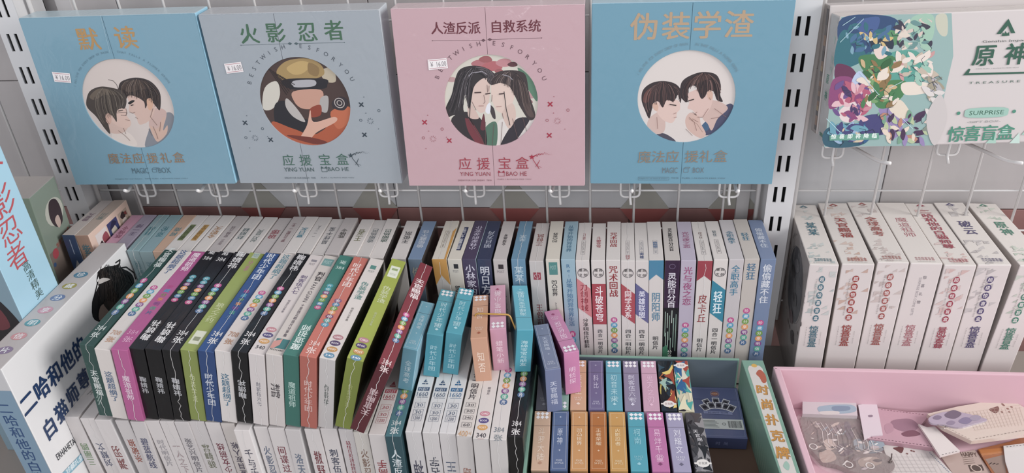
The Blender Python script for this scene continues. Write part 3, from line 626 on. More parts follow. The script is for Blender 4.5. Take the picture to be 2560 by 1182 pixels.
def paint1(a, uv, cx, cy, r):
    HAIR.clear()
    Z = zoomed(uv, 0, 0, 2.364); sm = lambda c, p: (HAIR.append(p) if c in ('#3a2c2a', '#4a3e38', '#33262a', '#2a2226', '#3a2c2e') else None, a.smooth(Z(p), c))
    a.disc(cx, cy, r+.001, '#cdbcb4', n=48)
    # right-hand figure: neck, shirt, face, hair
    sm('#7d7f88', [(860,870),(880,770),(900,730),(985,665),(1030,690),(1030,800),(960,870)])
    sm('#c7a196', [(880,735),(895,650),(950,640),(985,670),(960,760),(920,800),(895,770)])
    sm('#d0a999', [(755,560),(850,570),(920,600),(905,680),(880,715),(840,735),(820,730),(805,690),(790,670),(762,655),(765,610)])
    sm('#3a2c2a', [(700,520),(720,480),(800,458),(880,475),(930,520),(950,570),(945,650),(915,620),(885,590),(860,640),(850,600),(800,570),(760,565),(740,590),(705,555)])
    sm('#56423a', [(720,510),(780,470),(850,480),(880,520),(820,530),(760,545)])
    sm('#d39d7e', [(868,590),(890,580),(905,610),(895,650),(875,640)])
    sm('#2a2220', [(757,608),(780,592),(797,596),(770,616)])
    # left-hand figure
    sm('#d8c6bb', [(660,800),(700,770),(770,790),(810,860),(700,860)])
    sm('#cfab9c', [(640,700),(700,690),(745,700),(760,740),(735,780),(680,790),(640,770)])
    sm('#d6b0a0', [(650,650),(700,620),(745,640),(748,680),(775,720),(765,750),(730,755),(690,740),(655,710)])
    sm('#4a3e38', [(510,600),(530,540),(590,512),(660,518),(725,540),(748,590),(738,640),(715,640),(690,660),(690,720),(660,680),(640,720),(652,790),(620,760),(570,690),(520,640)])
    sm('#6a5a4c', [(530,570),(580,525),(650,530),(690,560),(620,560),(560,590)])
    sm('#cf9e8b', [(625,680),(645,668),(660,700),(650,735),(628,715)])
    a.line(Z([(672,668),(748,664)]), .0005, '#4a3a38'); a.line(Z([(714,680),(746,682),(748,664)]), .0005, '#4a3a38')
    sm('#cda38f', [(885,745),(930,760),(960,700),(975,700),(965,770),(990,740),(985,790),(940,835),(915,820)])
    a.line(Z([(640,470),(670,478),(690,500),(700,530)]), .0007, '#3a2c2a')
    strands(a, Z, [(600,520),(520,560),(540,700),(640,780)], [(650,522),(760,560),(740,610),(715,640)], 46, ['#3c322e', '#5e5046', '#73655a', '#4a3e38', '#857666'], seed=2)
    strands(a, Z, [(800,465),(700,480),(700,540),(745,585)], [(830,465),(960,520),(950,600),(940,650)], 46, BRN, seed=3)
    for p in ([(765,660),(785,668),(800,662)], [(800,690),(815,700)], [(745,640),(752,668),(745,680)], [(742,705),(768,712)], [(905,640),(890,690),(930,740)], [(730,755),(745,790)], [(905,745),(925,790),(935,820)], [(950,720),(945,775)], [(880,760),(900,800)], [(700,770),(740,800),(770,830)]): a.line(Z(p), .00045, '#7a584e')
    a.line(Z([(775,622),(790,618)]), .0011, '#2a2020'); a.line(Z([(700,655),(728,650)]), .0009, '#2a2020')
def paint4(a, uv, cx, cy, r):
    HAIR.clear()
    Z = zoomed(uv, 1460, 0, 2.363); sm = lambda c, p: (HAIR.append(p) if c in ('#3a2c2a', '#4a3e38', '#33262a', '#2a2226', '#3a2c2e') else None, a.smooth(Z(p), c))
    a.disc(cx, cy, r+.001, '#d3c7c1', n=48)
    sm('#46496a', [(700,750),(750,700),(840,620),(880,620),(885,680),(800,760),(720,800)])
    sm('#3a5f86', [(690,750),(750,690),(760,700),(730,770)])
    sm('#caa79c', [(700,690),(740,600),(800,600),(850,640),(790,700),(755,770),(730,730)])
    sm('#d6b1a6', [(600,560),(700,520),(760,560),(745,640),(700,690),(670,685),(640,650),(612,640),(622,600)])
    sm('#33262a', [(568,560),(575,490),(620,450),(700,425),(780,440),(808,500),(805,560),(820,600),(785,590),(765,540),(730,540),(715,570),(690,580),(660,510),(620,520),(610,600),(585,590)])
    sm('#5a3a34', [(620,480),(690,440),(760,455),(700,480),(650,500)])
    sm('#d2a48e', [(728,545),(750,532),(762,560),(750,590),(732,580)])
    sm('#4a4556', [(430,790),(480,790),(540,830),(520,845),(440,825)])
    sm('#ccaa9f', [(385,700),(450,660),(480,720),(470,780),(420,790),(375,760)])
    sm('#d9b6aa', [(430,600),(550,590),(568,640),(550,665),(545,690),(520,725),(470,710),(430,660)])
    sm('#33262a', [(340,590),(350,530),(400,490),(470,478),(540,495),(575,540),(570,610),(555,560),(530,600),(490,590),(465,635),(440,600),(410,610),(400,650),(385,700),(360,650)])
    sm('#6a3a34', [(350,600),(360,550),(400,520),(380,600)])
    sm('#d2a48e', [(405,615),(430,605),(440,630),(432,655),(412,645)])
    sm('#cfa89a', [(600,700),(630,665),(680,690),(690,730),(720,790),(690,815),(640,790),(605,750)])
    a.line(Z([(620,700),(670,735),(700,780)]), .0005, '#9a7468'); a.line(Z([(650,672),(665,680)]), .001, '#5a3a34')
    strands(a, Z, [(465,482),(340,520),(340,620),(390,700)], [(475,480),(590,510),(585,580),(560,605)], 46, ['#241a1e', '#4a3234', '#6a4642', '#3a2a2c', '#84605a'], seed=4)
    strands(a, Z, [(700,430),(570,470),(560,560),(605,605)], [(715,426),(830,470),(812,560),(818,600)], 50, ['#241a1e', '#4a3234', '#6a4642', '#3a2a2c', '#84605a'], seed=5)
    for p in ([(545,665),(528,672)], [(548,690),(530,694)], [(430,690),(435,760)], [(640,660),(655,672),(668,660)], [(670,690),(700,692),(735,640)], [(620,690),(650,720),(665,770)], [(640,700),(675,720)], [(770,640),(840,690)], [(740,575),(748,590)], [(750,700),(800,690)], [(600,760),(640,800)]): a.line(Z(p), .00045, '#8a6058')
    a.line(Z([(505,615),(545,622)]), .0012, '#3a2a2a'); a.line(Z([(600,600),(650,585)]), .0012, '#3a2a2a')
def paint2(a, uv, cx, cy, r):
    # a plain autumn-coloured pattern of the same tones
    Z = zoomed(uv, 480, 0, 2.364); sm = lambda c, p: (HAIR.append(p) if c in ('#3a2c2a', '#4a3e38', '#33262a', '#2a2226', '#3a2c2e') else None, a.smooth(Z(p), c))
    a.disc(cx, cy, r+.001, '#4a3430', n=48)
    sm('#c9c2b4', [(430,520),(500,480),(520,560),(480,640),(420,640)]); sm('#b9a98e', [(760,420),(830,400),(850,480),(790,480)])
    sm('#a58348', [(500,420),(560,360),(680,345),(760,380),(780,440),(700,470),(600,470),(530,470)])
    sm('#bf9a56', [(560,400),(640,360),(700,380),(660,430),(600,440)]); sm('#8d6c3c', [(690,370),(750,400),(740,450),(690,430)])
    sm('#23202a', [(540,470),(780,465),(800,500),(770,525),(580,525)]); sm('#a8a5ab', [(600,478),(720,472),(722,508),(605,514)])
    sm('#c98f78', [(600,540),(760,530),(770,600),(720,640),(650,640),(605,600)])
    sm('#24232b', [(490,620),(560,600),(660,700),(840,720),(820,750),(600,790),(500,740)])
    sm('#b3aba6', [(560,580),(620,640),(670,720),(600,690),(555,630)]); sm('#aaa39f', [(760,580),(805,570),(800,660),(760,650)])
    sm('#b94f2c', [(470,720),(600,760),(740,790),(930,640),(940,800),(760,880),(560,870)])
    sm('#c9603a', [(820,660),(930,630),(925,720),(860,760)]); sm('#9c3a26', [(700,640),(760,620),(760,680),(700,690)])
    sm('#d8a088', [(640,820),(680,740),(700,650),(720,720),(840,690),(850,720),(740,780),(690,830)])
    sm('#7a2e24', [(560,800),(700,810),(800,840),(720,850)]); sm('#342c34', [(830,600),(880,570),(925,600),(900,650),(840,640)])
    a.ring(*uv(480+872/2.364, 608/2.364), .0065, .001, '#b8aca6'); a.ring(*uv(480+872/2.364, 608/2.364), .0035, .001, '#b8aca6')
    for q in range(7): a.line(Z([(450+q*14, 400+q*9), (560+q*8, 560-q*10)]), .0009, '#2c2222')
def paint3(a, uv, cx, cy, r):
    HAIR.clear()
    Z = zoomed(uv, 960, 0, 2.365); sm = lambda c, p: (HAIR.append(p) if c in ('#3a2c2a', '#4a3e38', '#33262a', '#2a2226', '#3a2c2e') else None, a.smooth(Z(p), c))
    a.disc(cx, cy, r+.001, '#c9c3b4', n=48)
    for x, y, w_, c in ((560,375,45,'#b4636a'),(640,390,60,'#b8585e'),(710,370,50,'#c27a80'),(600,350,40,'#a35054'),(860,560,45,'#b9888a'),(850,600,30,'#a06a6e'),(400,470,30,'#b78a8a'),(760,380,30,'#5e2c34'),(680,420,26,'#a35054')):
        sm(c, [(x-w_, y), (x-w_*.3, y-w_*.45), (x+w_*.6, y-w_*.4), (x+w_, y+w_*.2), (x+w_*.2, y+w_*.5), (x-w_*.6, y+w_*.4)])
    sm('#4f7f62', [(790,400),(850,440),(900,520),(905,600),(860,540),(820,470)])
    sm('#d2c8c2', [(640,800),(700,700),(860,700),(905,720),(860,800),(760,870),(640,870)]); sm('#2c2530', [(690,860),(740,760),(790,700),(860,700),(830,760),(760,850)])
    sm('#47705a', [(580,870),(590,770),(640,720),(670,740),(660,870)])
    sm('#2b2227', [(400,700),(480,660),(560,690),(600,760),(600,870),(480,870),(420,780)]); sm('#7a2a35', [(480,690),(520,720),(590,840),(560,860),(500,780)]); sm('#6a2430', [(590,670),(600,760),(570,760)])
    sm('#d3b3a6', [(500,500),(560,450),(620,470),(625,560),(610,640),(575,668),(540,640),(510,590)])
    sm('#d8baac', [(640,490),(700,480),(760,500),(770,580),(740,640),(700,668),(665,650),(645,610),(635,570)])
    sm('#ccab9e', [(500,600),(540,650),(560,700),(500,690)]); sm('#d0b0a2', [(700,660),(760,610),(780,690),(740,760),(705,700)])
    sm('#2a2226', [(365,640),(400,560),(420,470),(450,410),(520,388),(600,400),(655,440),(630,480),(600,460),(560,480),(530,520),(515,600),(500,640),(480,560),(470,650),(500,700),(420,680),(380,690)])
    sm('#3a2c2e', [(610,470),(660,430),(730,415),(800,420),(840,450),(860,560),(895,680),(860,710),(810,640),(790,600),(770,560),(740,510),(690,490),(650,500),(630,500)])
    sm('#57423e', [(800,480),(830,500),(870,640),(890,690),(850,680),(810,580)])
    sm('#3f3438', [(620,620),(650,640),(660,700),(640,690)]); sm('#d8d8e0', [(610,620),(630,610),(625,670),(600,660)])
    strands(a, Z, [(530,392),(400,420),(430,560),(370,650)], [(560,392),(500,450),(520,600),(505,720)], 44, ['#17121a', '#3e343a', '#5c5258', '#2a2228', '#a49ca4'], seed=6)
    strands(a, Z, [(540,395),(640,400),(660,440),(640,470)], [(520,430),(600,430),(620,470),(615,600)], 20, ['#17121a', '#3e343a', '#6c6268'], seed=7)
    strands(a, Z, [(740,418),(640,440),(620,480),(640,500)], [(760,418),(880,480),(850,620),(890,690)], 50, ['#2c2024', '#4e3c3c', '#6a544e', '#86706a', '#3a2c2e'], seed=8)
    for p in ([(590,560),(598,600),(590,612)], [(640,560),(636,600)], [(520,600),(545,650)], [(700,668),(705,700)], [(500,700),(600,860)], [(650,730),(640,860)], [(700,720),(690,860)], [(600,720),(600,860)], [(760,700),(800,850)], [(820,690),(850,800)], [(610,500),(612,545)], [(622,505),(620,540)]): a.line(Z(p), .0005, '#6a4a4a')
    for p in ([(450,420),(420,520),(380,620)], [(480,410),(440,540),(400,660)], [(520,520),(512,600),(505,700),(530,740)], [(710,540),(722,640),(745,740)], [(540,400),(500,470),(490,560)]): a.line(Z(p), .0008, '#15101a')
    for p in ([(540,430),(580,420),(610,440)], [(700,440),(740,450),(760,470)], [(500,450),(520,430),(560,425)]): a.line(Z(p), .001, '#8d8690')
    for p in ([(535,547),(575,545)], [(600,555),(630,550)], [(680,555),(710,552)]): a.line(Z(p), .0014, '#4a3030')
    for p in ([(560,625),(590,625)], [(665,630),(695,628)]): a.line(Z(p), .0007, '#a8746c')

def arc_text(pr, t, cx, cy, r, a0, a1, size, color, bold=1):
    n = len(t)
    for i, ch in enumerate(t):
        a = math.radians(a0+(a1-a0)*i/(n-1)); pr.char(ch, cx+r*math.cos(a), cy+r*math.sin(a), size, size, color, math.degrees(a)-90, bold)
def deco(pr, Z, xs, os_, bursts, dots, c1, c2, c3):
    for p in xs:
        x, y = Z([p])[0]; s = .0026; pr.line([(x-s, y-s), (x+s, y+s)], .0015, c1); pr.line([(x-s, y+s), (x+s, y-s)], .0015, c1)
    for p in os_: x, y = Z([p])[0]; pr.ring(x, y, .0018, .0006, c2)
    for p in bursts:
        x, y = Z([p])[0]
        for k in range(9):
            a = k*2*math.pi/9; pr.line([(x+.0021*math.cos(a), y+.0021*math.sin(a)), (x+.0042*math.cos(a), y+.0042*math.sin(a))], .0005, c2)
    for p in dots: x, y = Z([p])[0]; pr.disc(x, y, .0006, c3, n=8)
def wand(pr, x, y, c):
    pts = [];
    for k in range(10):
        a = math.pi/2+k*math.pi/5; q = .0036 if k % 2 == 0 else .0016; pts.append((x+q*math.cos(a), y+q*math.sin(a)))
    pr.poly(pts, c); pr.line([(x+.001, y-.003), (x+.0085, y-.0155)], .0007, c)
    pr.line([(x+.004, y-.013), (x+.0095, y-.004), (x+.006, y-.011), (x+.011, y-.0135)], .0004, c)
    rr = random.Random(5)
    for k in range(34):
        t = k/33; pr.disc(x+.002+t*.023, y+.0045*math.sin(t*2.6)+rr.uniform(-.001, .0012), .0006*(1.2-t), c, n=6)
def gift_icon(pr, x, y, c, bow):
    pr.frame(x-.0035, y-.003, x+.0035, y+.002, .0005, c)
    for s in (-1, 1): pr.poly([(x, y+.0018), (x+s*.0035, y+.0046), (x+s*.0042, y+.0012)], bow)
def arrows(pr, uv, a, b, c, d, col):
    for p, q, hd in ((a, b, 1), (c, d, 0)):
        P, Q = Vector(uv(*p)), Vector(uv(*q)); pr.line([tuple(P), tuple(Q)], .0004, col)
        for e, s in ((P, .0006 if hd else .0017), (Q, .0017 if hd else .0006)): pr.poly([(e.x-s*1.6, e.y), (e.x, e.y-s), (e.x+s*1.6, e.y), (e.x, e.y+s)], col)
def prints_bao(col, colt, title, arrowcol):
    def f(pr, uv, cx, cy, r):
        title(pr, uv)
        arc_text(pr, 'BESTWISH', cx, cy, r*1.29, 160, 102, .0068, '#4a5560' if colt != 'red' else '#6a3a48', 0)
        arc_text(pr, 'ESFORYOU', cx, cy, r*1.29, 83, 24, .0068, '#4a5560' if colt != 'red' else '#6a3a48', 0)
    return f
def prints1(pr, uv, cx, cy, r):
    pr.seg = 'title_lettering'
    pr.row('默读', uv(222, 97), uv(316, 93), .0285, '#b5854a', 1)
    pr.seg = 'ring_lettering'
    arc_text(pr, 'I BELIEVE FOR EVERY DROP OF RAIN', cx, cy, r*1.15, 158, 96, .0036, '#64889a', 0)
    arc_text(pr, 'THAT FALLS A FLOWER GROWS', cx, cy, r*1.15, 84, 24, .0036, '#64889a', 0)
    pr.seg = 'caption_lettering'
    pr.row('魔法应', uv(286, 395), uv(347, 394), .0155, '#9a7350', 0); pr.row('援礼盒', uv(383, 394), uv(448, 392), .0155, '#9a7350', 0)
    a, b = uv(334, 432), uv(371, 418); pr.text('MAGIC', *a, *b, '#54707e', 0, 0); a, b = uv(399, 431), uv(426, 417); pr.text('BOX', *a, *b, '#54707e', 0, 0)
    x, y = uv(388, 424); pr.frame(x-.003, y-.0025, x+.0025, y+.0015, .0005, '#54707e'); pr.line([(x-.003, y+.0015), (x-.001, y+.0035), (x+.0045, y+.0035), (x+.0025, y+.0015)], .0005, '#54707e')
    a, b = uv(291, 447), uv(470, 443); pr.text('Imagine for our future   TIME FLIES, I ALWAYS MISS YOU', *a, *b, '#54707e', 0, 0)
    pr.line([uv(254, 37), uv(278, 132)], .0003, '#a9c8d4')
def price(pr, uv, q, txt):
    P = [uv(*p) for p in q]; pr.poly(P[::-1], '#e6dede'); lift = pr.lay
    A, B, C, D = (Vector(p) for p in P); mixf = lambda u, v: tuple((A*(1-u)+B*u)*(1-v)+(D*(1-u)+C*u)*v)
    for v in (.12, .88): pr.line([mixf(.04, v), mixf(.96, v)], .0005, '#b8606e')
    x0, y0 = mixf(.2, .78); x1, y1 = mixf(.92, .28); vs, fs, (a, b, c, d) = glyphs(txt)
    pr.add([mixf(.12+.82*(px-a)/(b-a), .76-.5*(py-c)/(d-c)) for px, py in vs], fs, '#6e6a70')
def prints2(pr, uv, cx, cy, r):
    pr.seg = 'title_lettering'
    pr.row('火影', uv(624, 84), uv(690, 81), .0245, '#3f6a4e', 1); pr.row('忍者', uv(769, 79), uv(836, 75), .0245, '#3f6a4e', 1)
    arrows(pr, uv, (604, 112), (726, 108), (742, 108), (862, 105), '#4a5f66')
    pr.seg = 'ring_lettering'
    arc_text(pr, 'BESTWISH', cx, cy, r*1.24, 158, 101, .0072, '#4b5560', 0); arc_text(pr, 'ESFORYOU', cx, cy, r*1.24, 83, 24, .0072, '#4b5560', 0)
    Z = zoomed(uv, 480, 0, 2.364)
    pr.seg = 'ornament_print'
    deco(pr, Z, [(317,722),(468,822),(1003,615),(1022,793)], [(420,757),(322,810),(1107,650),(1000,707)], [(377,812),(1057,712)], [(327,680),(347,772),(450,803),(344,870),(1018,570),(1030,665),(1105,758)], '#33414e', '#4a5a68', '#4a5a68')
    pr.seg = 'caption_lettering'
    pr.row('应援', uv(722, 399), uv(765, 399), .0165, '#3f6a5a', 0); pr.row('宝盒', uv(813, 398), uv(857, 397), .0165, '#3f6a5a', 0)
    pr.text('YING YUAN', *uv(713, 427), *uv(785, 417), '#3f5a5a', 0, 0); pr.text('BAO HE', *uv(822, 426), *uv(872, 416), '#3f5a5a', 0, 0)
    gift_icon(pr, *uv(812, 422), '#3f5a5a', '#3f5a5a'); pr.text('DREAM FOR OUR DREAM   TIME', *uv(714, 445), *uv(790, 441), '#5a6a72', 0, 0); pr.text('FLIES, I ALWAYS MISS YOU', *uv(805, 444), *uv(886, 441), '#5a6a72', 0, 0)
    pr.seg = 'wand_print'
    wand(pr, *uv(878, 387), '#3a4a54')
def prints3(pr, uv, cx, cy, r):
    pr.seg = 'title_lettering'
    pr.row('人渣反派', uv(1093, 70), uv(1186, 69), .0145, '#6f2a36', 1); pr.row('自救系统', uv(1241, 66), uv(1337, 64), .0145, '#6f2a36', 1)
    arrows(pr, uv, (1082, 101), (1209, 100), (1225, 98), (1354, 94), '#6a4650')
    pr.seg = 'ring_lettering'
    arc_text(pr, 'BESTWISH', cx, cy, r*1.24, 154, 99, .0072, '#6a4650', 0); arc_text(pr, 'ESFORYOU', cx, cy, r*1.24, 84, 23, .0072, '#6a4650', 0)
    Z = zoomed(uv, 960, 0, 2.365)
    pr.seg = 'ornament_print'
    deco(pr, Z, [(242,720),(388,828),(983,613),(978,797)], [(345,760),(235,812),(1088,648),(965,708)], [(292,818),(1026,712)], [(260,678),(266,772),(371,808),(250,875),(1005,568),(1003,665),(1070,760)], '#b3243c', '#a8545f', '#a8545f')
    pr.seg = 'caption_lettering'
    pr.row('应援', uv(1163, 408), uv(1209, 408), .0168, '#ad3444', 0); pr.row('宝盒', uv(1262, 407), uv(1306, 406), .0168, '#ad3444', 0)
    pr.text('YING YUAN', *uv(1151, 438), *uv(1226, 428), '#a03545', 0, 0); pr.text('BAO HE', *uv(1266, 438), *uv(1317, 427), '#a03545', 0, 0)
    gift_icon(pr, *uv(1254, 433), '#a03545', '#a8243c'); pr.text('DREAM FOR OUR DREAM   TIMA', *uv(1146, 451), *uv(1230, 447), '#8a5a62', 0, 0); pr.text('FLIES, I ALWAYS MISS YOU', *uv(1245, 448), *uv(1328, 445), '#8a5a62', 0, 0)
    pr.seg = 'wand_print'
    wand(pr, *uv(1330, 391), '#b3243c')
def prints4(pr, uv, cx, cy, r):
    pr.seg = 'title_lettering'
    pr.row('伪装', uv(1611, 66), uv(1690, 64), .0320, '#b49472', 1); pr.row('学渣', uv(1768, 62), uv(1847, 60), .0320, '#b49472', 1)
    pr.seg = 'ring_lettering'
    arc_text(pr, 'I BELIEVE FOR EVERY DROP OF RAIN', cx, cy, r*1.13, 153, 93, .0044, '#6a8fa0', 0); arc_text(pr, 'IN THAT FALLS A FLOWER GROWS', cx, cy, r*1.13, 84, 30, .0044, '#6a8fa0', 0)
    pr.seg = 'caption_lettering'
    pr.row('魔法应', uv(1611, 391), uv(1681, 390), .0165, '#8f7a66', 0); pr.row('援礼盒', uv(1729, 390), uv(1801, 389), .0165, '#8f7a66', 0)
    pr.text('MAGIC', *uv(1655, 431), *uv(1694, 417), '#6f7478', 0, 0); pr.text('BOX', *uv(1731, 430), *uv(1760, 417), '#6f7478', 0, 0)
    x, y = uv(1715, 423); pr.frame(x-.003, y-.003, x+.0025, y+.0015, .0005, '#6f7478'); pr.line([(x-.003, y+.0015), (x-.001, y+.0035), (x+.0045, y+.0035), (x+.0025, y+.0015)], .0005, '#6f7478')
    pr.text('Imagine for our future & dreams', *uv(1598, 446), *uv(1668, 443), '#58707c', 0, 0); pr.text('TIME   FLIES, I ALWAYS MISS YOU', *uv(1677, 445), *uv(1812, 442), '#58707c', 0, 0)
    pr.frame(*uv(1595, 448), *uv(1672, 441), .0003, '#58707c')
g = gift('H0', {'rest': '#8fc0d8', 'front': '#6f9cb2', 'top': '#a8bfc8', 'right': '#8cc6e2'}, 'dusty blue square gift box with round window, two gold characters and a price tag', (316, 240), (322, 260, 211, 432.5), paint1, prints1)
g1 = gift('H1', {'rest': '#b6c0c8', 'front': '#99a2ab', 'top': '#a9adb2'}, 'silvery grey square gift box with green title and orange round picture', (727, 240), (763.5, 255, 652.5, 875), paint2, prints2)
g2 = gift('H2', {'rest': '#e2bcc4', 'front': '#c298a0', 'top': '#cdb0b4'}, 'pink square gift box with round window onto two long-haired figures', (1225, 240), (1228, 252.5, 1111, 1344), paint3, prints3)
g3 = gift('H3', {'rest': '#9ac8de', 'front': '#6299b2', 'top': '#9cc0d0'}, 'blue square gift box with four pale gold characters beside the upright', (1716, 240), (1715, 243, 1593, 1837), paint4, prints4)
for o, key, q, txt in ((g, 'H0', [(132,178),(177,182),(181,206),(139,203)], '¥ 16.00'), (g1, 'H1', [(562,158),(604,153),(611,178),(569,183)], '¥ 16.00'), (g2, 'H2', [(1070,148),(1117,144),(1121,169),(1073,174)], '¥  16.00')):
    pose = POSE[key]; pr = Print((-pose[6]/2, -.0021, -pose[8]), (1,0,0), (0,0,1), pose[6], pose[8]); price(pr, local_uv(pose), q, txt); pr.build('price_tag', o, 0, 'small white price sticker with red lines')

# wide white gift box on the right-hand panel and its twin behind
def wide_box():
    p = list(POSE['H4']); dims = (p[6], p[7], p[8])
    o = place(link(hull('gift_box', dims, {'rest': '#cdc5c2', 'front': '#c4bab8', 'top': '#c2b8b2', 'left': '#b8b0ac'}, bev=.0015, wrap=.4)), p)
    tag(o, 'wide white gift box with green lettering and a colourful printed pattern', 'gift box')
    uv = local_uv(p); pr = Print((-dims[0]/2, 0, -dims[2]), (1,0,0), (0,0,1), dims[0], dims[2]); Z = zoomed(uv, 1960, 0, 2.363); sm = lambda c, q: pr.smooth(Z(q), c)
    pr.poly(Z([(338,100),(237,868),(890,858),(920,700),(960,500),(1000,330),(990,78),(640,86)]), '#86a8a4')
    sm('#2c4a78', [(345,105),(600,92),(690,150),(640,240),(480,260),(330,330),(318,260)]); sm('#2a6a78', [(330,200),(420,180),(520,300),(430,380),(300,400)])
    sm('#3f5a96', [(430,130),(560,100),(540,190),(460,210)]); sm('#4a9a8a', [(600,330),(780,300),(860,420),(820,480),(640,480)]); sm('#8fb8a0', [(760,100),(880,90),(880,220),(820,260),(740,200)])
    sm('#b9b8a2', [(900,92),(960,88),(965,200),(930,210),(900,160)]); sm('#6a2f52', [(310,380),(400,400),(430,470),(310,480)]); sm('#8f3f74', [(290,470),(400,460),(420,560),(300,640),(262,620)])
    sm('#b8506e', [(320,560),(440,520),(520,600),(470,680),(380,650)]); sm('#d8c0c0', [(330,650),(420,600),(460,660),(400,720),(340,710)]); sm('#2c5a6e', [(250,760),(420,730),(500,820),(420,865),(245,862)])
    sm('#43427c', [(470,690),(600,680),(640,760),(560,800),(480,780)]); sm('#8f7ab0', [(560,640),(660,660),(700,760),(640,820),(600,740)])
    sm('#4d8a58', [(540,190),(650,180),(690,240),(640,270),(560,240)]); sm('#3d7a48', [(450,330),(640,330),(660,400),(560,470),(470,420)]); sm('#3f7d46', [(540,540),(600,480),(720,480),(700,570),(600,640),(540,620)])
    sm('#8a6a3e', [(480,420),(620,400),(600,520),(520,540)]); sm('#a9b9d8', [(400,480),(450,420),(520,520),(470,560),(420,540)]); sm('#d8c8b8', [(700,490),(850,490),(870,540),(720,560)]); sm('#d4c4ae', [(620,640),(690,590),(760,700),(700,710)])
    sm('#c98a4a', [(500,470),(590,390),(620,420),(540,510)]); sm('#2a3648', [(500,250),(560,220),(640,230),(640,290),(570,270),(510,310)]); sm('#d8bfb4', [(530,290),(600,270),(620,320),(560,350)])
    rr = random.Random(12)
    zones = [(345, 130, 640, 330, ['#2c4a78', '#3f6a96', '#2a6a78', '#6a9ab0', '#c8a868', '#d8c8b0']), (640, 100, 880, 300, ['#8fb8a0', '#c9b4a8', '#3c3a4c', '#5c8a88', '#d0c0b0']), (280, 480, 520, 720, ['#8f3f74', '#b8506e', '#6a4a8c', '#c87a8a', '#d8a8b0', '#4a3468']),
             (640, 300, 900, 500, ['#4a9a8a', '#8ab8a4', '#c48a88', '#b8a894', '#d8c8bc']), (440, 330, 700, 640, ['#3d7a48', '#2f6438', '#6a9a5c', '#8a6a3e', '#c0a070', '#d8c8b8']), (260, 720, 520, 850, ['#2c5a8e', '#43427c', '#5a9ab0', '#8aa8c8', '#c8b090']),
             (520, 650, 860, 850, ['#4a2f52', '#8f7ab0', '#a8b888', '#b87a62', '#6a9a7c', '#d8c4b0']), (820, 420, 950, 800, ['#a8a4a8', '#9a8f78', '#c9b4a8', '#cdc4c0', '#7c8478'])]
    for x0, y0, x1, y1, pal in zones:
        for k in range(44):
            x, y, s_, an = rr.uniform(x0+25, x1-25), rr.uniform(y0+20, y1-15), rr.uniform(10, 46), rr.uniform(0, 6.28); ca, sa = math.cos(an), math.sin(an)
            sm(rr.choice(pal), [(x+u*ca-v*sa, y+u*sa+v*ca) for u, v in ((-s_, 0), (-s_*.2, -s_*.45), (s_, -s_*.1), (s_*.3, s_*.45))])
        for k in range(5):
            x, y, s_, an = rr.uniform(x0+30, x1-30), rr.uniform(y0+25, y1-20), rr.uniform(20, 50), rr.uniform(0, 6.28)
            pr.line(Z([(x, y), (x+s_*math.cos(an), y+s_*math.sin(an)), (x+s_*1.4*math.cos(an+.5), y+s_*1.4*math.sin(an+.5))]), .0005, '#2c3448')
    sm('#bdb4b2', [(930,560),(960,700),(900,850),(860,820),(840,700),(880,600)])
    for a_, b_ in (((345,150),(420,100)), ((330,250),(470,110)), ((700,700),(760,760)), ((620,520),(700,480)), ((450,430),(560,560)), ((250,700),(330,780))): pr.line(Z([a_, b_]), .0006, '#a8d0d8')
    pr.poly(Z([(268,800),(560,785),(560,822),(268,830)]), '#5a9a84'); pr.row('惊喜即将降临', Z([(293,806)])[0], Z([(533,800)])[0], .0062, '#e8f0ea')
    G = '#2c5c48'; G2 = '#3f8a70'
    pr.poly(Z([(1255,200),(1325,110),(1365,195),(1340,195),(1322,150),(1280,200)]), G); pr.poly(Z([(1285,212),(1290,190),(1300,200),(1307,182),(1316,198),(1328,188),(1330,210)]), G)
    pr.text('Genshin Impact', *Z([(1170,256)])[0], *Z([(1447,228)])[0], '#4a524e', 0, 0)
    pr.row('原神', Z([(1183,326)])[0], Z([(1372,318)])[0], .0245, G, 1.5)
    pr.poly(Z([(1057,444),(1090,405),(1100,408),(1090,432),(1600,418),(1600,428)]), G)
    pr.text('TIME FLIES, I ALWAYS MISS YOU', *Z([(1130,410)])[0], *Z([(1385,395)])[0], '#7a827e', 0, 0); pr.text('T R E A S U R E   B O X', *Z([(1090,496)])[0], *Z([(1560,466)])[0], '#4f6a5e', 0, 0)
    q = Z([(1060,695),(1330,685),(1330,632),(1060,642)]); x0, y0 = q[0]; x1, y1 = q[2]; rr = (y1-y0)/2
    pr.smooth([(x0+rr, y0), (x1-rr, y0), (x1, (y0+y1)/2), (x1-rr, y1), (x0+rr, y1), (x0, (y0+y1)/2)], '#8cb8a8', 3)
    pr.text('SURPRISE', *Z([(1090,680)])[0], *Z([(1300,648)])[0], G, 0, 1)
    for c_ in ((1030,668), (1358,657)): pr.disc(*Z([c_])[0], .002, G2)
    pr.text('-GIFT BOX-', *Z([(1080,726)])[0], *Z([(1280,708)])[0], '#8a8f8c', 0, 0)
    for i in range(6):
        x = 1190+i*70; pr.poly(Z([(x, 845-(i % 2)*50), (x+60, 845-(i % 2)*50), (x+60, 780-(i % 2)*50)]), '#b2cdc2' if i % 3 else '#97bfae')
    pr.row('惊喜盲盒', Z([(1015,792)])[0], Z([(1308,780)])[0], .0192, G2, 1.3)
    pr.build('cover_print', o, .35)
    pl = face(dims, 'left'); L_, h_ = pl.w, pl.h
    for i, (c_, y_) in enumerate((('原', .52), ('神', .39))): pl.char(c_, L_*.45, h_*y_, .009, .012, G2)
    for y_ in (.85, .7, .62): pl.poly([(L_*.6, h_*y_), (L_*.85, h_*y_), (L_*.75, h_*(y_-.06))], '#a3b5aa')
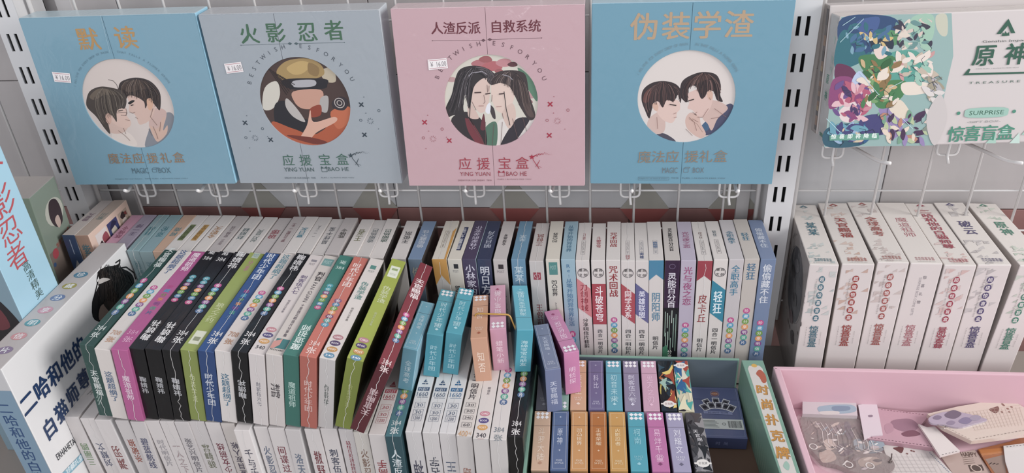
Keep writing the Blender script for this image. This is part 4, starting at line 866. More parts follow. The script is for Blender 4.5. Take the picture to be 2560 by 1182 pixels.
    pl.row('惊喜盲盒', (L_*.3, h_*.08), (L_*.7, h_*.08), .005, G2); pl.build('side_print', o, .35)
    # twin behind it, only its end shows
    p2 = list(POSE['H4']); p2[0] -= .004; p2[1] = .912; p2[2] += .0035; dims2 = (p[6]-.002, .02, p[8])
    o2 = place(link(hull('gift_box', dims2, {'rest': '#bdb3b0', 'left': '#8a7a72'}, bev=.0015, wrap=.4)), p2); tag(o2, 'wide gift box wedged behind the white one, only its brown patterned edge showing', 'gift box')
    pl = face(dims2, 'left'); rr = random.Random(3)
    for i in range(24):
        y_ = pl.h*(.03+.94*i/24); pl.rect(pl.w*.62, y_, pl.w*.98, y_+pl.h*.04, rr.choice(['#6a4a3a', '#3a2a2a', '#a07a4a', '#54403a', '#8a5a3a']))
    pl.build('side_print', o2, .3)
wide_box()

# ------------------------------------------------------------------ back row of postcard boxes
WT = '#d0c7c2'; GW = '#c8c0bc'; CR = '#cec5b6'
def p_(y): return (y-157)/288
def q_(y): return (y-445)/929
BLK, RD, NV, TL, MR = '#2f2c30', '#a8323e', '#34426e', '#33727e', '#7a2c38'
SEAL = lambda: [('c', '#6a6468', .092, .5, .40), ('h', '潮', .072, .33, .26, BLK), ('h', '尚', .072, .66, .26, BLK), ('h', '文', .107, .33, .26, BLK), ('h', '创', .107, .66, .26, BLK)]
POSTC = lambda c='#8a8484': [('f', c, .5, .85, .36, .64, .0003), ('l', 'POSTCARD 384', .53, .82, .42, .58, c, -90)]
DOTS = lambda t, t0, t1: ('d', t, t0, t1, None, '#ece6e4')
back = [  # colours, description, top face, spine
 ({'rest': '#c58aa4', 'right': '#c9a2b0'}, 'rose pink postcard box beside the peach box with pictures', [('s', '陈情令', .35, .7, .5, '#8a4460', 180)], []),
 ({'rest': '#9a8ea2'}, 'grey lilac postcard box between rose pink and teal ones', [('s', '王一博', .3, .65, .5, '#6a5a78', 180)], []),
 ({'rest': '#7f9ea4', 'front': '#7e979c'}, 'pale teal postcard box beside the grey lilac one', [('s', '肖战', .35, .6, .55, TL, 180)], [('s', '肖战', .08, .22, .55, '#5a7c84')]),
 ({'rest': '#7f9ea6', 'front': '#829a9e'}, 'pale teal postcard box beside the peach-coloured one', [('s', '邓伦', .33, .62, .5, TL, 180)], [('s', '邓伦', .08, .22, .55, '#5a7c84')]),
 ({'rest': '#c39a80'}, 'peach-coloured postcard box with teal lettering', [('s', '柯南', .36, .6, .5, '#4a8088', 180)], []),
 ({'rest': WT}, 'off-white postcard box with green title strip', [('r', '#6c7a4a', .28, .72, .3, .72), ('s', '明侦探', .3, .7, .38, '#3c4428', 180)], []),
 ({'rest': WT}, 'off-white postcard box with mustard title strip', [('r', '#b98a44', .28, .72, .3, .72), ('s', '海绵宝', .3, .7, .38, '#8a5c20', 180)], []),
 ({'rest': WT}, 'off-white postcard box with orange-brown characters', [('s', '全职天', .32, .66, .55, '#a8703e', 180)], []),
 ({'rest': '#b5aaa8'}, 'pinkish grey postcard box with small faint text', [('s', '穿越火线', .3, .62, .32, '#7a6a70', 180), ('s', '张艺', .66, .82, .28, '#8a7a7e', 180)], []),
 ({'rest': GW}, 'grey-white postcard box with dark teal characters', [('s', '赵丽颖', .34, .66, .5, '#50666a', 180)], []),
 ({'rest': GW}, 'grey-white postcard box with spaced grey characters', [('s', '刘昊', .36, .72, .42, '#6f7a78', 180)], []),
 ({'rest': '#bab0ae'}, 'off-white postcard box with two crimson characters', [('s', '琅琊', .34, .6, .6, '#9a3c4a', 180)], []),
 ({'rest': '#b5aaa8'}, 'pinkish white postcard box with thin maroon text', [('s', '罗云熙一生', .2, .72, .3, '#7c5058', 180)], []),
 ({'rest': WT}, 'off-white postcard box with bright teal characters', [('s', '夏日友', .32, .6, .55, '#3a7f96', 180)], []),
 ({'rest': GW}, 'plain grey-white postcard box with tiny marks', [('s', '一一二人', .25, .6, .22, '#5a5a60', 180)], []),
 ({'rest': GW}, 'grey-white postcard box with four dark grey characters', [('s', '易烊千玺', .25, .72, .5, '#565a62', 180)], []),
 ({'rest': '#bab0ae'}, 'off-white postcard box with three dark olive characters', [('s', '陈情令', .32, .58, .46, '#4a4a44', 180)], []),
 ({'rest': WT}, 'off-white postcard box with an olive and a grey character', [('s', '王者', .3, .65, .55, '#7a7a58', 180)], [('s', '王者', .1, .25, .5, '#7a7a58')]),
 ({'rest': GW}, 'low grey-white postcard box with four grey characters', [('s', '迪丽热巴', .25, .65, .5, '#6a7276', 180)], []),
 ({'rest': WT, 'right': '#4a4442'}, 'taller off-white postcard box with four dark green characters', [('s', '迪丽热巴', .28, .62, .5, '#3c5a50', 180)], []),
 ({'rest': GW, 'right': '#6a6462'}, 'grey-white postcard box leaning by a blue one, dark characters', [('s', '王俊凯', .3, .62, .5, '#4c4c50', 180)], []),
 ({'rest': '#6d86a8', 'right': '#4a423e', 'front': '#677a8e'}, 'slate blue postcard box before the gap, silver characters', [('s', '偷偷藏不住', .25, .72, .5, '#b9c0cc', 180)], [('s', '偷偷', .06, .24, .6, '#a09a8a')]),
 ({'rest': CR, 'front': '#c8c2bc', 'edge': '#c98a3c'}, 'cream postcard box with orange notched band', [('p', '#cf8f3c', [(.8, .3), (1, .2), (1, 1), (.86, 1)]), ('f', '#8a7a6a', .28, .72, .3, .6, .0003), ('l', 'POSTCARD 384', .3, .7, .38, .54, '#8a7a6a', -90)], [('p', '#cf8f3c', [(0, 0), (1, 0), (1, .2), (.5, .125), (0, .2)])]),
 ({'rest': CR}, 'cream postcard box with navy title strip on top', [('r', '#27305a', .18, .78, .4, .72), ('s', '凯撒大帝', .2, .76, .26, '#c4c4cc', 180)], [('r', BLK, .035, .07, .4, .72), ('l', 'POST', .08, .1, .3, .7, '#7a7478'), ('s', '凯源', .2, .32, .4, '#3a3a40')]),
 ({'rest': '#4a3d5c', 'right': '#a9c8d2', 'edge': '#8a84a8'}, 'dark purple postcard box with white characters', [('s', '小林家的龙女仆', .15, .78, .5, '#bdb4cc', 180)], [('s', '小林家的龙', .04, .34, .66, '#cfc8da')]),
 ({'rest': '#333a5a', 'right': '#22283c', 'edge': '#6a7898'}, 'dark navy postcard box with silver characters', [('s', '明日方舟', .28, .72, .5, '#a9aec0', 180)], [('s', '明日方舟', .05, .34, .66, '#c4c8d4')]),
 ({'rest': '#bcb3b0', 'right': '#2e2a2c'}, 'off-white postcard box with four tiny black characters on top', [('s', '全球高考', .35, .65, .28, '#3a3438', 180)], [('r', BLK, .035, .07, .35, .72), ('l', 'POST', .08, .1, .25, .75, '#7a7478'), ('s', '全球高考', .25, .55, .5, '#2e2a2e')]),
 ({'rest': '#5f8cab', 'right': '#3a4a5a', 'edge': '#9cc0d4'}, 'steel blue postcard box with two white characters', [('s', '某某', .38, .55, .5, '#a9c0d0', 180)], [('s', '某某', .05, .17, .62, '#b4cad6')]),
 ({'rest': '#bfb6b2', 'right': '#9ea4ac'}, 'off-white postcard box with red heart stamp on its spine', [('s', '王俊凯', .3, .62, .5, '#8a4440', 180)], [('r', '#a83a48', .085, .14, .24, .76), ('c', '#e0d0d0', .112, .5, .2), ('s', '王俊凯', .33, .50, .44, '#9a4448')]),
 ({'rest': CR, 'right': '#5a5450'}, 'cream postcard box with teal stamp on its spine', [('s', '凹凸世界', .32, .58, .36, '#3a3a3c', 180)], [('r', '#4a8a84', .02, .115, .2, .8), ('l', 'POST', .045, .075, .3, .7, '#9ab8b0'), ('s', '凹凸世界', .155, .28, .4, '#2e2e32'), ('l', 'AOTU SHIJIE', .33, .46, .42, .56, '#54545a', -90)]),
 ({'rest': '#8fb0c0', 'right': '#6a8494'}, 'light blue postcard box with a long blue title', [('s', '从零开始的异世界', .12, .82, .4, '#4f7c98')], [('s', 'Re:从零开始的异世界生活', .03, .52, .42, '#4a7ea4'), DOTS('有声分享', .56, .76)]),
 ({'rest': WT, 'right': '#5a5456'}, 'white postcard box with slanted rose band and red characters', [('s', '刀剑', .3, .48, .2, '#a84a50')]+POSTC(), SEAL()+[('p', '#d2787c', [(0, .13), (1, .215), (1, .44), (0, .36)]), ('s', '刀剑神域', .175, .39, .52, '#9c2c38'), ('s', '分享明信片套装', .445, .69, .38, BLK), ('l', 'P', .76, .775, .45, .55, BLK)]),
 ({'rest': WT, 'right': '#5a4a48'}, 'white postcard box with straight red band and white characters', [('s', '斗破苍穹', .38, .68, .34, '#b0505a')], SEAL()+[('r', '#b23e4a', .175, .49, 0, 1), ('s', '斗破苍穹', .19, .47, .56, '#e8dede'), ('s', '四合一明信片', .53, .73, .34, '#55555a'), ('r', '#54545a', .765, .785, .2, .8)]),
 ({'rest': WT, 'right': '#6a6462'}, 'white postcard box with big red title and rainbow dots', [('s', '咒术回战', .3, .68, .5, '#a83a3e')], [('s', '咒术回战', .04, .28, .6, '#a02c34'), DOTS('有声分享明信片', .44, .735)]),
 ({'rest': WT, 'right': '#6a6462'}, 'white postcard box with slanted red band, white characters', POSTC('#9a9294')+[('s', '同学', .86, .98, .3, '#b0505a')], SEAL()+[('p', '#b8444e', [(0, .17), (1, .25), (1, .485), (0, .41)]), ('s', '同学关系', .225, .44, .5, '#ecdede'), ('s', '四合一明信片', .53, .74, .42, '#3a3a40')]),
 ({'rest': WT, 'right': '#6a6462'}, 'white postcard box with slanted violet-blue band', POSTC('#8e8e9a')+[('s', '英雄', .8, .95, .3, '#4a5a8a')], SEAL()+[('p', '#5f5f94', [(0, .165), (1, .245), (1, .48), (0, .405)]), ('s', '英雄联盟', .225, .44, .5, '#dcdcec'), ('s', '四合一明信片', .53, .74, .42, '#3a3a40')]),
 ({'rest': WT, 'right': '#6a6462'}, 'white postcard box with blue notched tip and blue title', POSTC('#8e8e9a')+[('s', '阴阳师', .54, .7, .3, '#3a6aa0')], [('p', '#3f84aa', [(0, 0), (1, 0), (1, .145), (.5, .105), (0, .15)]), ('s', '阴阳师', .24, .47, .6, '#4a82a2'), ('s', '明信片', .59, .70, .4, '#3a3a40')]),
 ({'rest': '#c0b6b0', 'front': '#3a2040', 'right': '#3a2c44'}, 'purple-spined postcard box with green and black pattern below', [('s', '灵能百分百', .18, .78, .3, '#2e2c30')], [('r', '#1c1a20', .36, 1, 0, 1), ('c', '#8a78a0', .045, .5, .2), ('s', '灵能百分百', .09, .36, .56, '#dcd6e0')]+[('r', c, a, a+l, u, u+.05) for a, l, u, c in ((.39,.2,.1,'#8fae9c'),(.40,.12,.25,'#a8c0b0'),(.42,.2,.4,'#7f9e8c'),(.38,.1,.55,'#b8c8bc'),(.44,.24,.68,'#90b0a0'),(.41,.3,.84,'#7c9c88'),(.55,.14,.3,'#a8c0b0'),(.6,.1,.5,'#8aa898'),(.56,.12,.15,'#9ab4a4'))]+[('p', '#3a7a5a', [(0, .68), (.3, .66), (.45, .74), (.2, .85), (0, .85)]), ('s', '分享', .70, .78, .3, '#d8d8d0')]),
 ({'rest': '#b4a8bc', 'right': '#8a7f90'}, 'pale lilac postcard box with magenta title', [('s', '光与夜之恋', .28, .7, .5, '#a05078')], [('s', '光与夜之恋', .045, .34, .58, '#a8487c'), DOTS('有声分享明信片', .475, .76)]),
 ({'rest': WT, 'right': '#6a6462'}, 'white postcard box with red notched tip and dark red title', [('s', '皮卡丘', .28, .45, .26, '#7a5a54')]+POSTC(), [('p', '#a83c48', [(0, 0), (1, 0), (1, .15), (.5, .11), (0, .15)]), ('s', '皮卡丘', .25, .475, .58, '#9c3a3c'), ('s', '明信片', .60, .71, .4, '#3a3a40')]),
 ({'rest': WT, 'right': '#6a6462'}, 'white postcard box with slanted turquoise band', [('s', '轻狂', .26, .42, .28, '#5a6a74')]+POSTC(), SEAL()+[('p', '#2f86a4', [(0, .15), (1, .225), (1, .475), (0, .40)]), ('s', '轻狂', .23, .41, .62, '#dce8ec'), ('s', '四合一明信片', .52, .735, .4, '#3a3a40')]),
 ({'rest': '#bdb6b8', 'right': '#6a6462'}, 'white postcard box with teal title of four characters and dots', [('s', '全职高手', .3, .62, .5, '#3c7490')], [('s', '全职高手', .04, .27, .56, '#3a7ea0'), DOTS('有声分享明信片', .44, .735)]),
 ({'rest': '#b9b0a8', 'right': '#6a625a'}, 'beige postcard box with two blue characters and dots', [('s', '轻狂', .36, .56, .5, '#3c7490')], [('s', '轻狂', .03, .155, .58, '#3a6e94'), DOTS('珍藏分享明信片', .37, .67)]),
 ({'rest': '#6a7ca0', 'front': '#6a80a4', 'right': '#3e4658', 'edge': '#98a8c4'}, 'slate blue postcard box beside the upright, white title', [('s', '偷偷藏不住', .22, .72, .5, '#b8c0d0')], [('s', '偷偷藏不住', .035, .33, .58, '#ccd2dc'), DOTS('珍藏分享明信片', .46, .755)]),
]
def side_art(col):
    def f(pr):
        rr = random.Random(int(col[1:], 16))
        for i in range(9):
            x, y, s_ = rr.uniform(.1, .9)*pr.w, rr.uniform(.3, .95)*pr.h, rr.uniform(.05, .16)*pr.w*2
            pr.smooth([(max(.002, min(pr.w-.002, x+s_*math.cos(a)*rr.uniform(.5, 1))), max(.002, min(pr.h-.002, y+s_*math.sin(a)*rr.uniform(.6, 1.2)))) for a in (0, 1, 2.1, 3.1, 4.2, 5.2)], rr.choice(['#3c3432', '#5a4a42', '#7a6a60', '#2a2628', '#8a7a6e', col]), 3)
    return f
for i, (cols, desc, top, spine) in enumerate(back):
    fx = {1: .839, 7: .085} if i in (0, 1) else None
    carton('postcard_box', 'A%d' % i, cols, desc+', in the back row', 'postcard box', 'postcard boxes in the back row', top=top, front=spine, wrap=.45, fix=fx,
           right=side_art('#6a5a50') if i in (19, 20, 21) else None, seam=(True, True) if i in (2, 9, 22, 27, 28, 31, 34, 39) else None)

# ------------------------------------------------------------------ upper front row
def m_(y):                                   # image-measured mark along the top, converted to the fraction of its length
    P0 = flat(600, 500+y/2.956, -.5247); return (.826-P0.y)/.2
def n_(y): return (y-240)/560
SM = '#d8d4d4'
up = [
 ({'rest': '#274a44'}, 'dark green postcard box with white title, first of the upper row', [('s', '天官赐福', m_(375), m_(525), .55, '#d0d8d4'), ('d', '珍藏分享明信片', m_(610), m_(900), None, '#e8e4e4'), ('l', '384', m_(985), m_(1020), .2, .8, '#c8d0cc'), ('h', '张', m_(1055), .5, .6, '#c8d0cc')], [('s', '天官赐福', .34, .7, .5, '#c4ccc8')]+[('l', '/', .66+.05*k, .74+.05*k, .15, .5, '#7a9088') for k in range(3)], (True, True)),
 ({'rest': '#ccc2bc'}, 'white postcard box with blue title between green and pink ones', [('s', '这题超纲了', m_(385), m_(560), .5, '#3f5c8e'), DOTS('珍藏分享明信片', m_(650), m_(880)), ('l', '708', m_(990), m_(1022), .2, .8, '#c08a6a'), ('h', '张', m_(1058), .5, .55, '#c08a6a')], [('s', '这题超纲了', .3, .74, .5, '#4a6488')], None),
 ({'rest': '#b8508c'}, 'magenta pink postcard box', [('s', '魔道祖师', m_(400), m_(540), .5, '#ecd4e0'), ('d', '珍藏分享明信片', m_(640), m_(870), 'none', '#fff'), ('l', '384', m_(985), m_(1018), .2, .8, '#d890b8'), ('h', '张', m_(1055), .5, .55, '#dc9cc0')], [('s', '魔道祖师', .35, .7, .46, '#dcb8cc')], (False, True)),
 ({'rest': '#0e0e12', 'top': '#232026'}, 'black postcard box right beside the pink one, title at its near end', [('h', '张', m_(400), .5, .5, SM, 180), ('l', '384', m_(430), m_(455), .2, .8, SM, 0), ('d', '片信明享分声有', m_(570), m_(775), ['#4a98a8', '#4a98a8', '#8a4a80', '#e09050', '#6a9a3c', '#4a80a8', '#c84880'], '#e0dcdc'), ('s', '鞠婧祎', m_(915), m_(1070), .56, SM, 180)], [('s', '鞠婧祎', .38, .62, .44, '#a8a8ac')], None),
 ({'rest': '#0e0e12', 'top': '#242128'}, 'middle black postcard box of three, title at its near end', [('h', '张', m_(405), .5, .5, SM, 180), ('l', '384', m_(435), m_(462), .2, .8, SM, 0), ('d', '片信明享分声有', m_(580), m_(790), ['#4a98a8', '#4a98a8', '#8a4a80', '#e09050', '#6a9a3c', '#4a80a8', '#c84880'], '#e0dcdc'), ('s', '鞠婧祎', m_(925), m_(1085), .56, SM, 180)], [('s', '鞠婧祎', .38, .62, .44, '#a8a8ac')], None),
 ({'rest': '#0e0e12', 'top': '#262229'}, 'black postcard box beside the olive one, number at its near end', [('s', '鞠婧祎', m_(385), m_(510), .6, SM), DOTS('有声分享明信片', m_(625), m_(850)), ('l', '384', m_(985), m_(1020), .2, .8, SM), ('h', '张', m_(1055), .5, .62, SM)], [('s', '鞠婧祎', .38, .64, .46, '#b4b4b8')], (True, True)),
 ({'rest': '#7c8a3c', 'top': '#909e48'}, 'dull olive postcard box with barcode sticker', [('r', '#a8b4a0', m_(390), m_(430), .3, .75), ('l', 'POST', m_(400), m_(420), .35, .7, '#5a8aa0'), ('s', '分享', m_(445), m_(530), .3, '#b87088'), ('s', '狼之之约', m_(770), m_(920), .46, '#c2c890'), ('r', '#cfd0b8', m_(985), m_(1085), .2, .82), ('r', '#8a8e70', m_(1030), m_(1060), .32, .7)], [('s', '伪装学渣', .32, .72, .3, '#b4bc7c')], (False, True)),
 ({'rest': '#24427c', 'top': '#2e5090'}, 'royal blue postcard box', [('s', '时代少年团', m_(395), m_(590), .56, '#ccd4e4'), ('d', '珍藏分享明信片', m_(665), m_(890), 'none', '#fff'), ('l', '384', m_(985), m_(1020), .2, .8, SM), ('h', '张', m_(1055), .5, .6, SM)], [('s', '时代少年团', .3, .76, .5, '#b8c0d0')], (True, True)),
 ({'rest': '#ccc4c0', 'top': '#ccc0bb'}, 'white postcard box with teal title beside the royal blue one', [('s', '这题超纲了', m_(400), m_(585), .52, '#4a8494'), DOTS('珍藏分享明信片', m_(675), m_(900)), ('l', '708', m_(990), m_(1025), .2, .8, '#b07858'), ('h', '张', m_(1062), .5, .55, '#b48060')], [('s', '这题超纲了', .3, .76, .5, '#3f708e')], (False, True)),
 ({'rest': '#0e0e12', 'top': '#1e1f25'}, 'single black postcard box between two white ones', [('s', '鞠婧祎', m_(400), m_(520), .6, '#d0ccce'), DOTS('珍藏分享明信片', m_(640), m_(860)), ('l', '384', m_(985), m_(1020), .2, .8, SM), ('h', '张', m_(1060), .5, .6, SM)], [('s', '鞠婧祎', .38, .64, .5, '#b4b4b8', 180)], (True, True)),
 ({'rest': '#c8bebc', 'top': '#ccc0bd'}, 'white postcard box with mauve title and three oval badges', [('r', '#8a848c', m_(425), m_(440), .3, .7), ('l', 'POST', m_(450), m_(465), .3, .7, '#8a848c'), ('s', '刺客伍六七', m_(540), m_(680), .46, '#6c5c80'), ('s', '明信片分享套', m_(725), m_(820), .16, '#8a8088'), ('o', 'CARD', m_(948), '#c07a84'), ('o', 'BOOK', m_(990), '#544a80'), ('o', 'POST', m_(1036), '#cf9450'), ('l', '340', m_(1070), m_(1095), .22, .78, '#3c3c46')], [('s', '刺客伍六七', .38, .72, .26, '#7a7884')], (False, True)),
 ({'rest': '#c2b8b4', 'top': '#c6bbb4'}, 'greyish postcard box with teal sticker and picture block', [('r', '#6a9896', m_(415), m_(465), .15, .85), ('l', 'POST', m_(428), m_(450), .25, .75, '#a8c4c0'), ('s', '判官', m_(510), m_(580), .5, '#332e34'), ('l', 'PAN GUAN', m_(590), m_(735), .35, .62, '#4a444c', -90), ('s', '十里桃花明信片分享集', m_(750), m_(1000), .2, '#6a6068'), ('r', '#3a7a7c', m_(1015), m_(1085), .15, .95), ('p', '#cf8a80', [(.05, m_(1040)), (.5, m_(1015)), (.5, m_(1060)), (.25, m_(1088)), (.05, m_(1090))]), ('l', 'POSTCARD', m_(1092), m_(1104), .1, .9, '#3c3438')], [('h', '判', .44, .5, .6, '#3a343a', -90), ('h', '官', .54, .5, .6, '#3a343a', -90)], (False, True)),
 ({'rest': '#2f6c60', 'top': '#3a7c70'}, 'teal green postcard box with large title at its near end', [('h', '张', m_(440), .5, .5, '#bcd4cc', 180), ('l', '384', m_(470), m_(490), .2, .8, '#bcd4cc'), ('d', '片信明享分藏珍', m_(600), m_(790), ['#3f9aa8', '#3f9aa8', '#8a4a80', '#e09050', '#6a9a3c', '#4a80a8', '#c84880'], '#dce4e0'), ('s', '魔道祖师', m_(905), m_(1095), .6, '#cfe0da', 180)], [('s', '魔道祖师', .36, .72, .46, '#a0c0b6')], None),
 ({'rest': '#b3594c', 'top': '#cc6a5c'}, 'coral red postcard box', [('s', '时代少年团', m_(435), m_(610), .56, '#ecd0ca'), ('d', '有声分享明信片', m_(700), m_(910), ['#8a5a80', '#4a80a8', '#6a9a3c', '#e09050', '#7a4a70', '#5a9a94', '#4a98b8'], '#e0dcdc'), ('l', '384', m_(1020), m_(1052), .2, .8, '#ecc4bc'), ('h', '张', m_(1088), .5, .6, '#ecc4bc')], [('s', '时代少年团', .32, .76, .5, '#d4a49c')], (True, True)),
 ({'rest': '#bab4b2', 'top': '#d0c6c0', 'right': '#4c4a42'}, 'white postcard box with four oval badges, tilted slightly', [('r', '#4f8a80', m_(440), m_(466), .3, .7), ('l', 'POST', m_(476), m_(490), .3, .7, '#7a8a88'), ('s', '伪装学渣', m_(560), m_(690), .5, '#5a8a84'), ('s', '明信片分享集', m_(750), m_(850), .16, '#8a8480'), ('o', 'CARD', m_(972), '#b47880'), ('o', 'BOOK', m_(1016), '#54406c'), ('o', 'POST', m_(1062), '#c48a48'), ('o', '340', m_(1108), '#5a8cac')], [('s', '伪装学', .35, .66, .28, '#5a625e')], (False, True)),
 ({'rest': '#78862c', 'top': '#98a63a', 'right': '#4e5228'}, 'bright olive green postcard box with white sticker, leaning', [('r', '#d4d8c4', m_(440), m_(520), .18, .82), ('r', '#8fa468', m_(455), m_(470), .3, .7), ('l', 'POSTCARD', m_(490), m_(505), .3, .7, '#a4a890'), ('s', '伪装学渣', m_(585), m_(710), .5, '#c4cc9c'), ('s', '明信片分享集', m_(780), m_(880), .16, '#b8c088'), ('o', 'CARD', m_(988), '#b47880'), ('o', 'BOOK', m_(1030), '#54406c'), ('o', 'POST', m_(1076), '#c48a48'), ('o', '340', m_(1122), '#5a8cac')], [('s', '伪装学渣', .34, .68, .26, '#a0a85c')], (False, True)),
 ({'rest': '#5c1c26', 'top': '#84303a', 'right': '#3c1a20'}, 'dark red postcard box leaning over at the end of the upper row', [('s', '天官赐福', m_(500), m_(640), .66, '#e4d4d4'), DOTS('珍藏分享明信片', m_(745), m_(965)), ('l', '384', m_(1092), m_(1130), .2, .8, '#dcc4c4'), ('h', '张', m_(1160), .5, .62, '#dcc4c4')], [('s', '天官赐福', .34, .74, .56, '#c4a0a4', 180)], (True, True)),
]
for i, (cols, desc, top, spine, sm_) in enumerate(up):
    carton('postcard_box', 'M%d' % i, cols, desc, 'postcard box', 'postcard boxes in the upper front row', top=top, front=spine, wrap=.5, seam=sm_)

# ------------------------------------------------------------------ bottom front row
def l_(py): return 1-(flat(1100, py, -.6297).y-.6245)/.19
W1, W2 = '#c8c0be', '#bfb8b7'
low = [
 (W1, 'first box of the bottom row, green characters, beside the tall white slab', '三丽鸥', 180, '#6c8a5c', .42, .75), (W1, 'bottom row box with slate blue characters, second from the tall slab', '刘耀文', 180, '#4c5270', .40, .75),
 (W1, 'bottom row box with two spaced red characters under the green box', '渊羽', 180, '#8a4a4a', .42, .78), (W2, 'bottom row box with three brick red characters', '杀破狼', 180, '#9a4a3c', .3, .65),
 (W2, 'bottom row box with indigo title under the black ones', '碧蓝航线', 0, '#4a4e70', .26, .72), (W1, 'bottom row box with faint grey print under the first black box', '时代明信片', 0, '#9a9498', .3, .7),
 (W1, 'bottom row box with faint print and small red text', '一人之下', 0, '#a08a8c', .34, .8), (W2, 'bottom row box with thin grey line of print under the olive box', '张艺兴明信片', 0, '#6c6870', .26, .78),
 (W2, 'bottom row box with olive grey characters', '宫崎骏', 0, '#6a6c54', .36, .72), (W1, 'bottom row box with maroon characters under the royal blue box', '少女前线', 180, '#7c3444', .33, .78),
 ('#c0b6b0', 'bottom row box with dark characters behind the raised one', '夏目友人帐', 180, '#4a4458', .3, .82), ('#d6cdca', 'raised bottom row box with bright white side', '千与千寻', 0, '#4c4a5c', .3, .86),
 (W1, 'bottom row box with grey blue characters reading downwards', '火影忍者', 0, '#5c6880', .3, .86), (W1, 'bottom row box with dark red characters reading downwards', '间谍过家家', 0, '#82404a', .28, .95),
 (W2, 'bottom row box with three light slate characters', '洛天依', 0, '#626e84', .38, .85), (W1, 'bottom row box with two spaced maroon characters', '撒野', 0, '#7c343c', .34, .74),
 (W1, 'bottom row box with navy characters beside the coral one above', '刺客伍六七', 0, '#474c60', .32, .92), (W2, 'bottom row box with narrow crimson text', '搞怪日常漫画旅行明信片集', 0, '#9a3c4c', .18, .95),
 ('#bcb5ad', 'bottom row box with brown characters under the dark red box', '火影忍者', 0, '#7a5848', .26, .8),
]
def lab(t, py, c, h=7, u0=.2, u1=.82): return [('f', c, l_(py-h), l_(py+h), u0, u1, .0003), ('l', t, l_(py-h*.55), l_(py+h*.6), u0+.1, u1-.1, c)]
SHEET = lambda c, c2: [('p', c, [(.5, l_(948)), (.36, l_(957)), (.64, l_(957))]), ('r', c, l_(959), l_(962), .3, .7), ('r', c, l_(969), l_(978), .12, .88), ('l', 'POST', l_(971), l_(976.5), .2, .8, '#c8c8d0'), ('l', '1660', l_(981), l_(992), .14, .86, c), ('r', c, l_(994), l_(995), .2, .9)]+lab('30', 1014, c2)+lab('30', 1032, c2)+lab('1200', 1047, c2)
TOPS = {
 19: ({'rest': '#c2bab8', 'top': '#d2c6c2'}, 'bottom row box with red printed top beside the dark teal one', SHEET('#b04450', '#c06a70'), [('s', '全职高手', .38, .92, .6, '#94343c', 180)]),
 20: ({'rest': '#274c56', 'top': '#4c7c86'}, 'dark teal bottom row box with white title', [DOTS('珍藏分享明信片', l_(935), l_(1032)), ('l', '384', l_(1043), l_(1055), .2, .8, '#d4dcdc'), ('h', '张', l_(1068), .5, .6, '#d4dcdc')], [('s', '人渣反派自救', .2, 1.0, .6, '#c4d0d4')]),
 21: ({'rest': '#c2bdbd', 'top': '#d4cfce'}, 'white bottom row box with blue printed top right beside the teal one', SHEET('#4a5a78', '#5a6480'), [('s', '原神', .42, .95, .6, '#4a4a5c', 180)]),
 22: ({'rest': '#c4bebd', 'top': '#d4cfce'}, 'middle of three white bottom row boxes with blue printed tops', SHEET('#4a5a78', '#5a6480'), [('s', '你的名字', .36, 1.0, .6, '#4a4c5c', 180)]),
 23: ({'rest': '#c4bebd', 'top': '#d4d0d0'}, 'white blue-printed box beside the one numbered four hundred', SHEET('#34689a', '#54607c'), [('s', '海贼王', .42, .95, .6, '#3c4c6c', 180)]),
 24: ({'rest': '#c2bbb8', 'top': '#d2c7c0'}, 'cream-topped bottom row box marked four hundred in orange', [('s', '给我王', l_(862), l_(912), .5, '#3a3438'), ('s', '合一明信片', l_(925), l_(992), .5, '#4c464c'), ('l', '400', l_(1070), l_(1084), .12, .70, '#cf9458'), ('l', '+1', l_(1071), l_(1080), .76, .9, '#cf9458')]+lab('30', 1005, '#4a464e', 5)+lab('30', 1021, '#4a464e', 5)+lab('340', 1037, '#4a464e', 5)+lab('60', 1055, '#4a464e', 6), [('s', '冰雪心动', .48, .95, .5, '#9a5c4c', 180)]),
 25: ({'rest': '#c2bbb8', 'top': '#d4cac5'}, 'white-topped bottom row box with three oval badges and 340', [('s', '明信片', l_(955), l_(975), .2, '#6a646c'), ('o', 'CARD', l_(1021), '#cf8090'), ('o', 'BOOK', l_(1038), '#54488c'), ('o', 'POST', l_(1055), '#d8984c'), ('l', '340', l_(1069), l_(1080), .2, .8, '#3c3c46'), ('r', '#b88888', l_(1083), l_(1084), .3, .7)], [('s', '明信片', .52, .8, .36, '#4c444c', 180)]),
 26: ({'rest': '#c2bbb8', 'top': '#d0c8c4'}, 'white-topped bottom row box with dots beside the black one', [DOTS('珍藏分享明信片', l_(905), l_(997)), ('l', '384', l_(1052), l_(1064), .2, .8, '#74808a'), ('h', '张', l_(1078), .5, .55, '#808a90')], [('s', '霸王', .58, .85, .6, '#9c3c44', 180)]),
 27: ({'rest': '#0c0d10', 'top': '#1a1c20', 'right': '#1c2226'}, 'black-topped bottom row box beside the green tray', [DOTS('有声分享明信片', l_(895), l_(985)), ('l', '384', l_(1043), l_(1056), .2, .8, '#d4d0d0'), ('h', '张', l_(1070), .5, .6, '#d4d0d0')], [('s', '原来', .7, 1.0, .5, '#c4c4c8', 180)]),
}
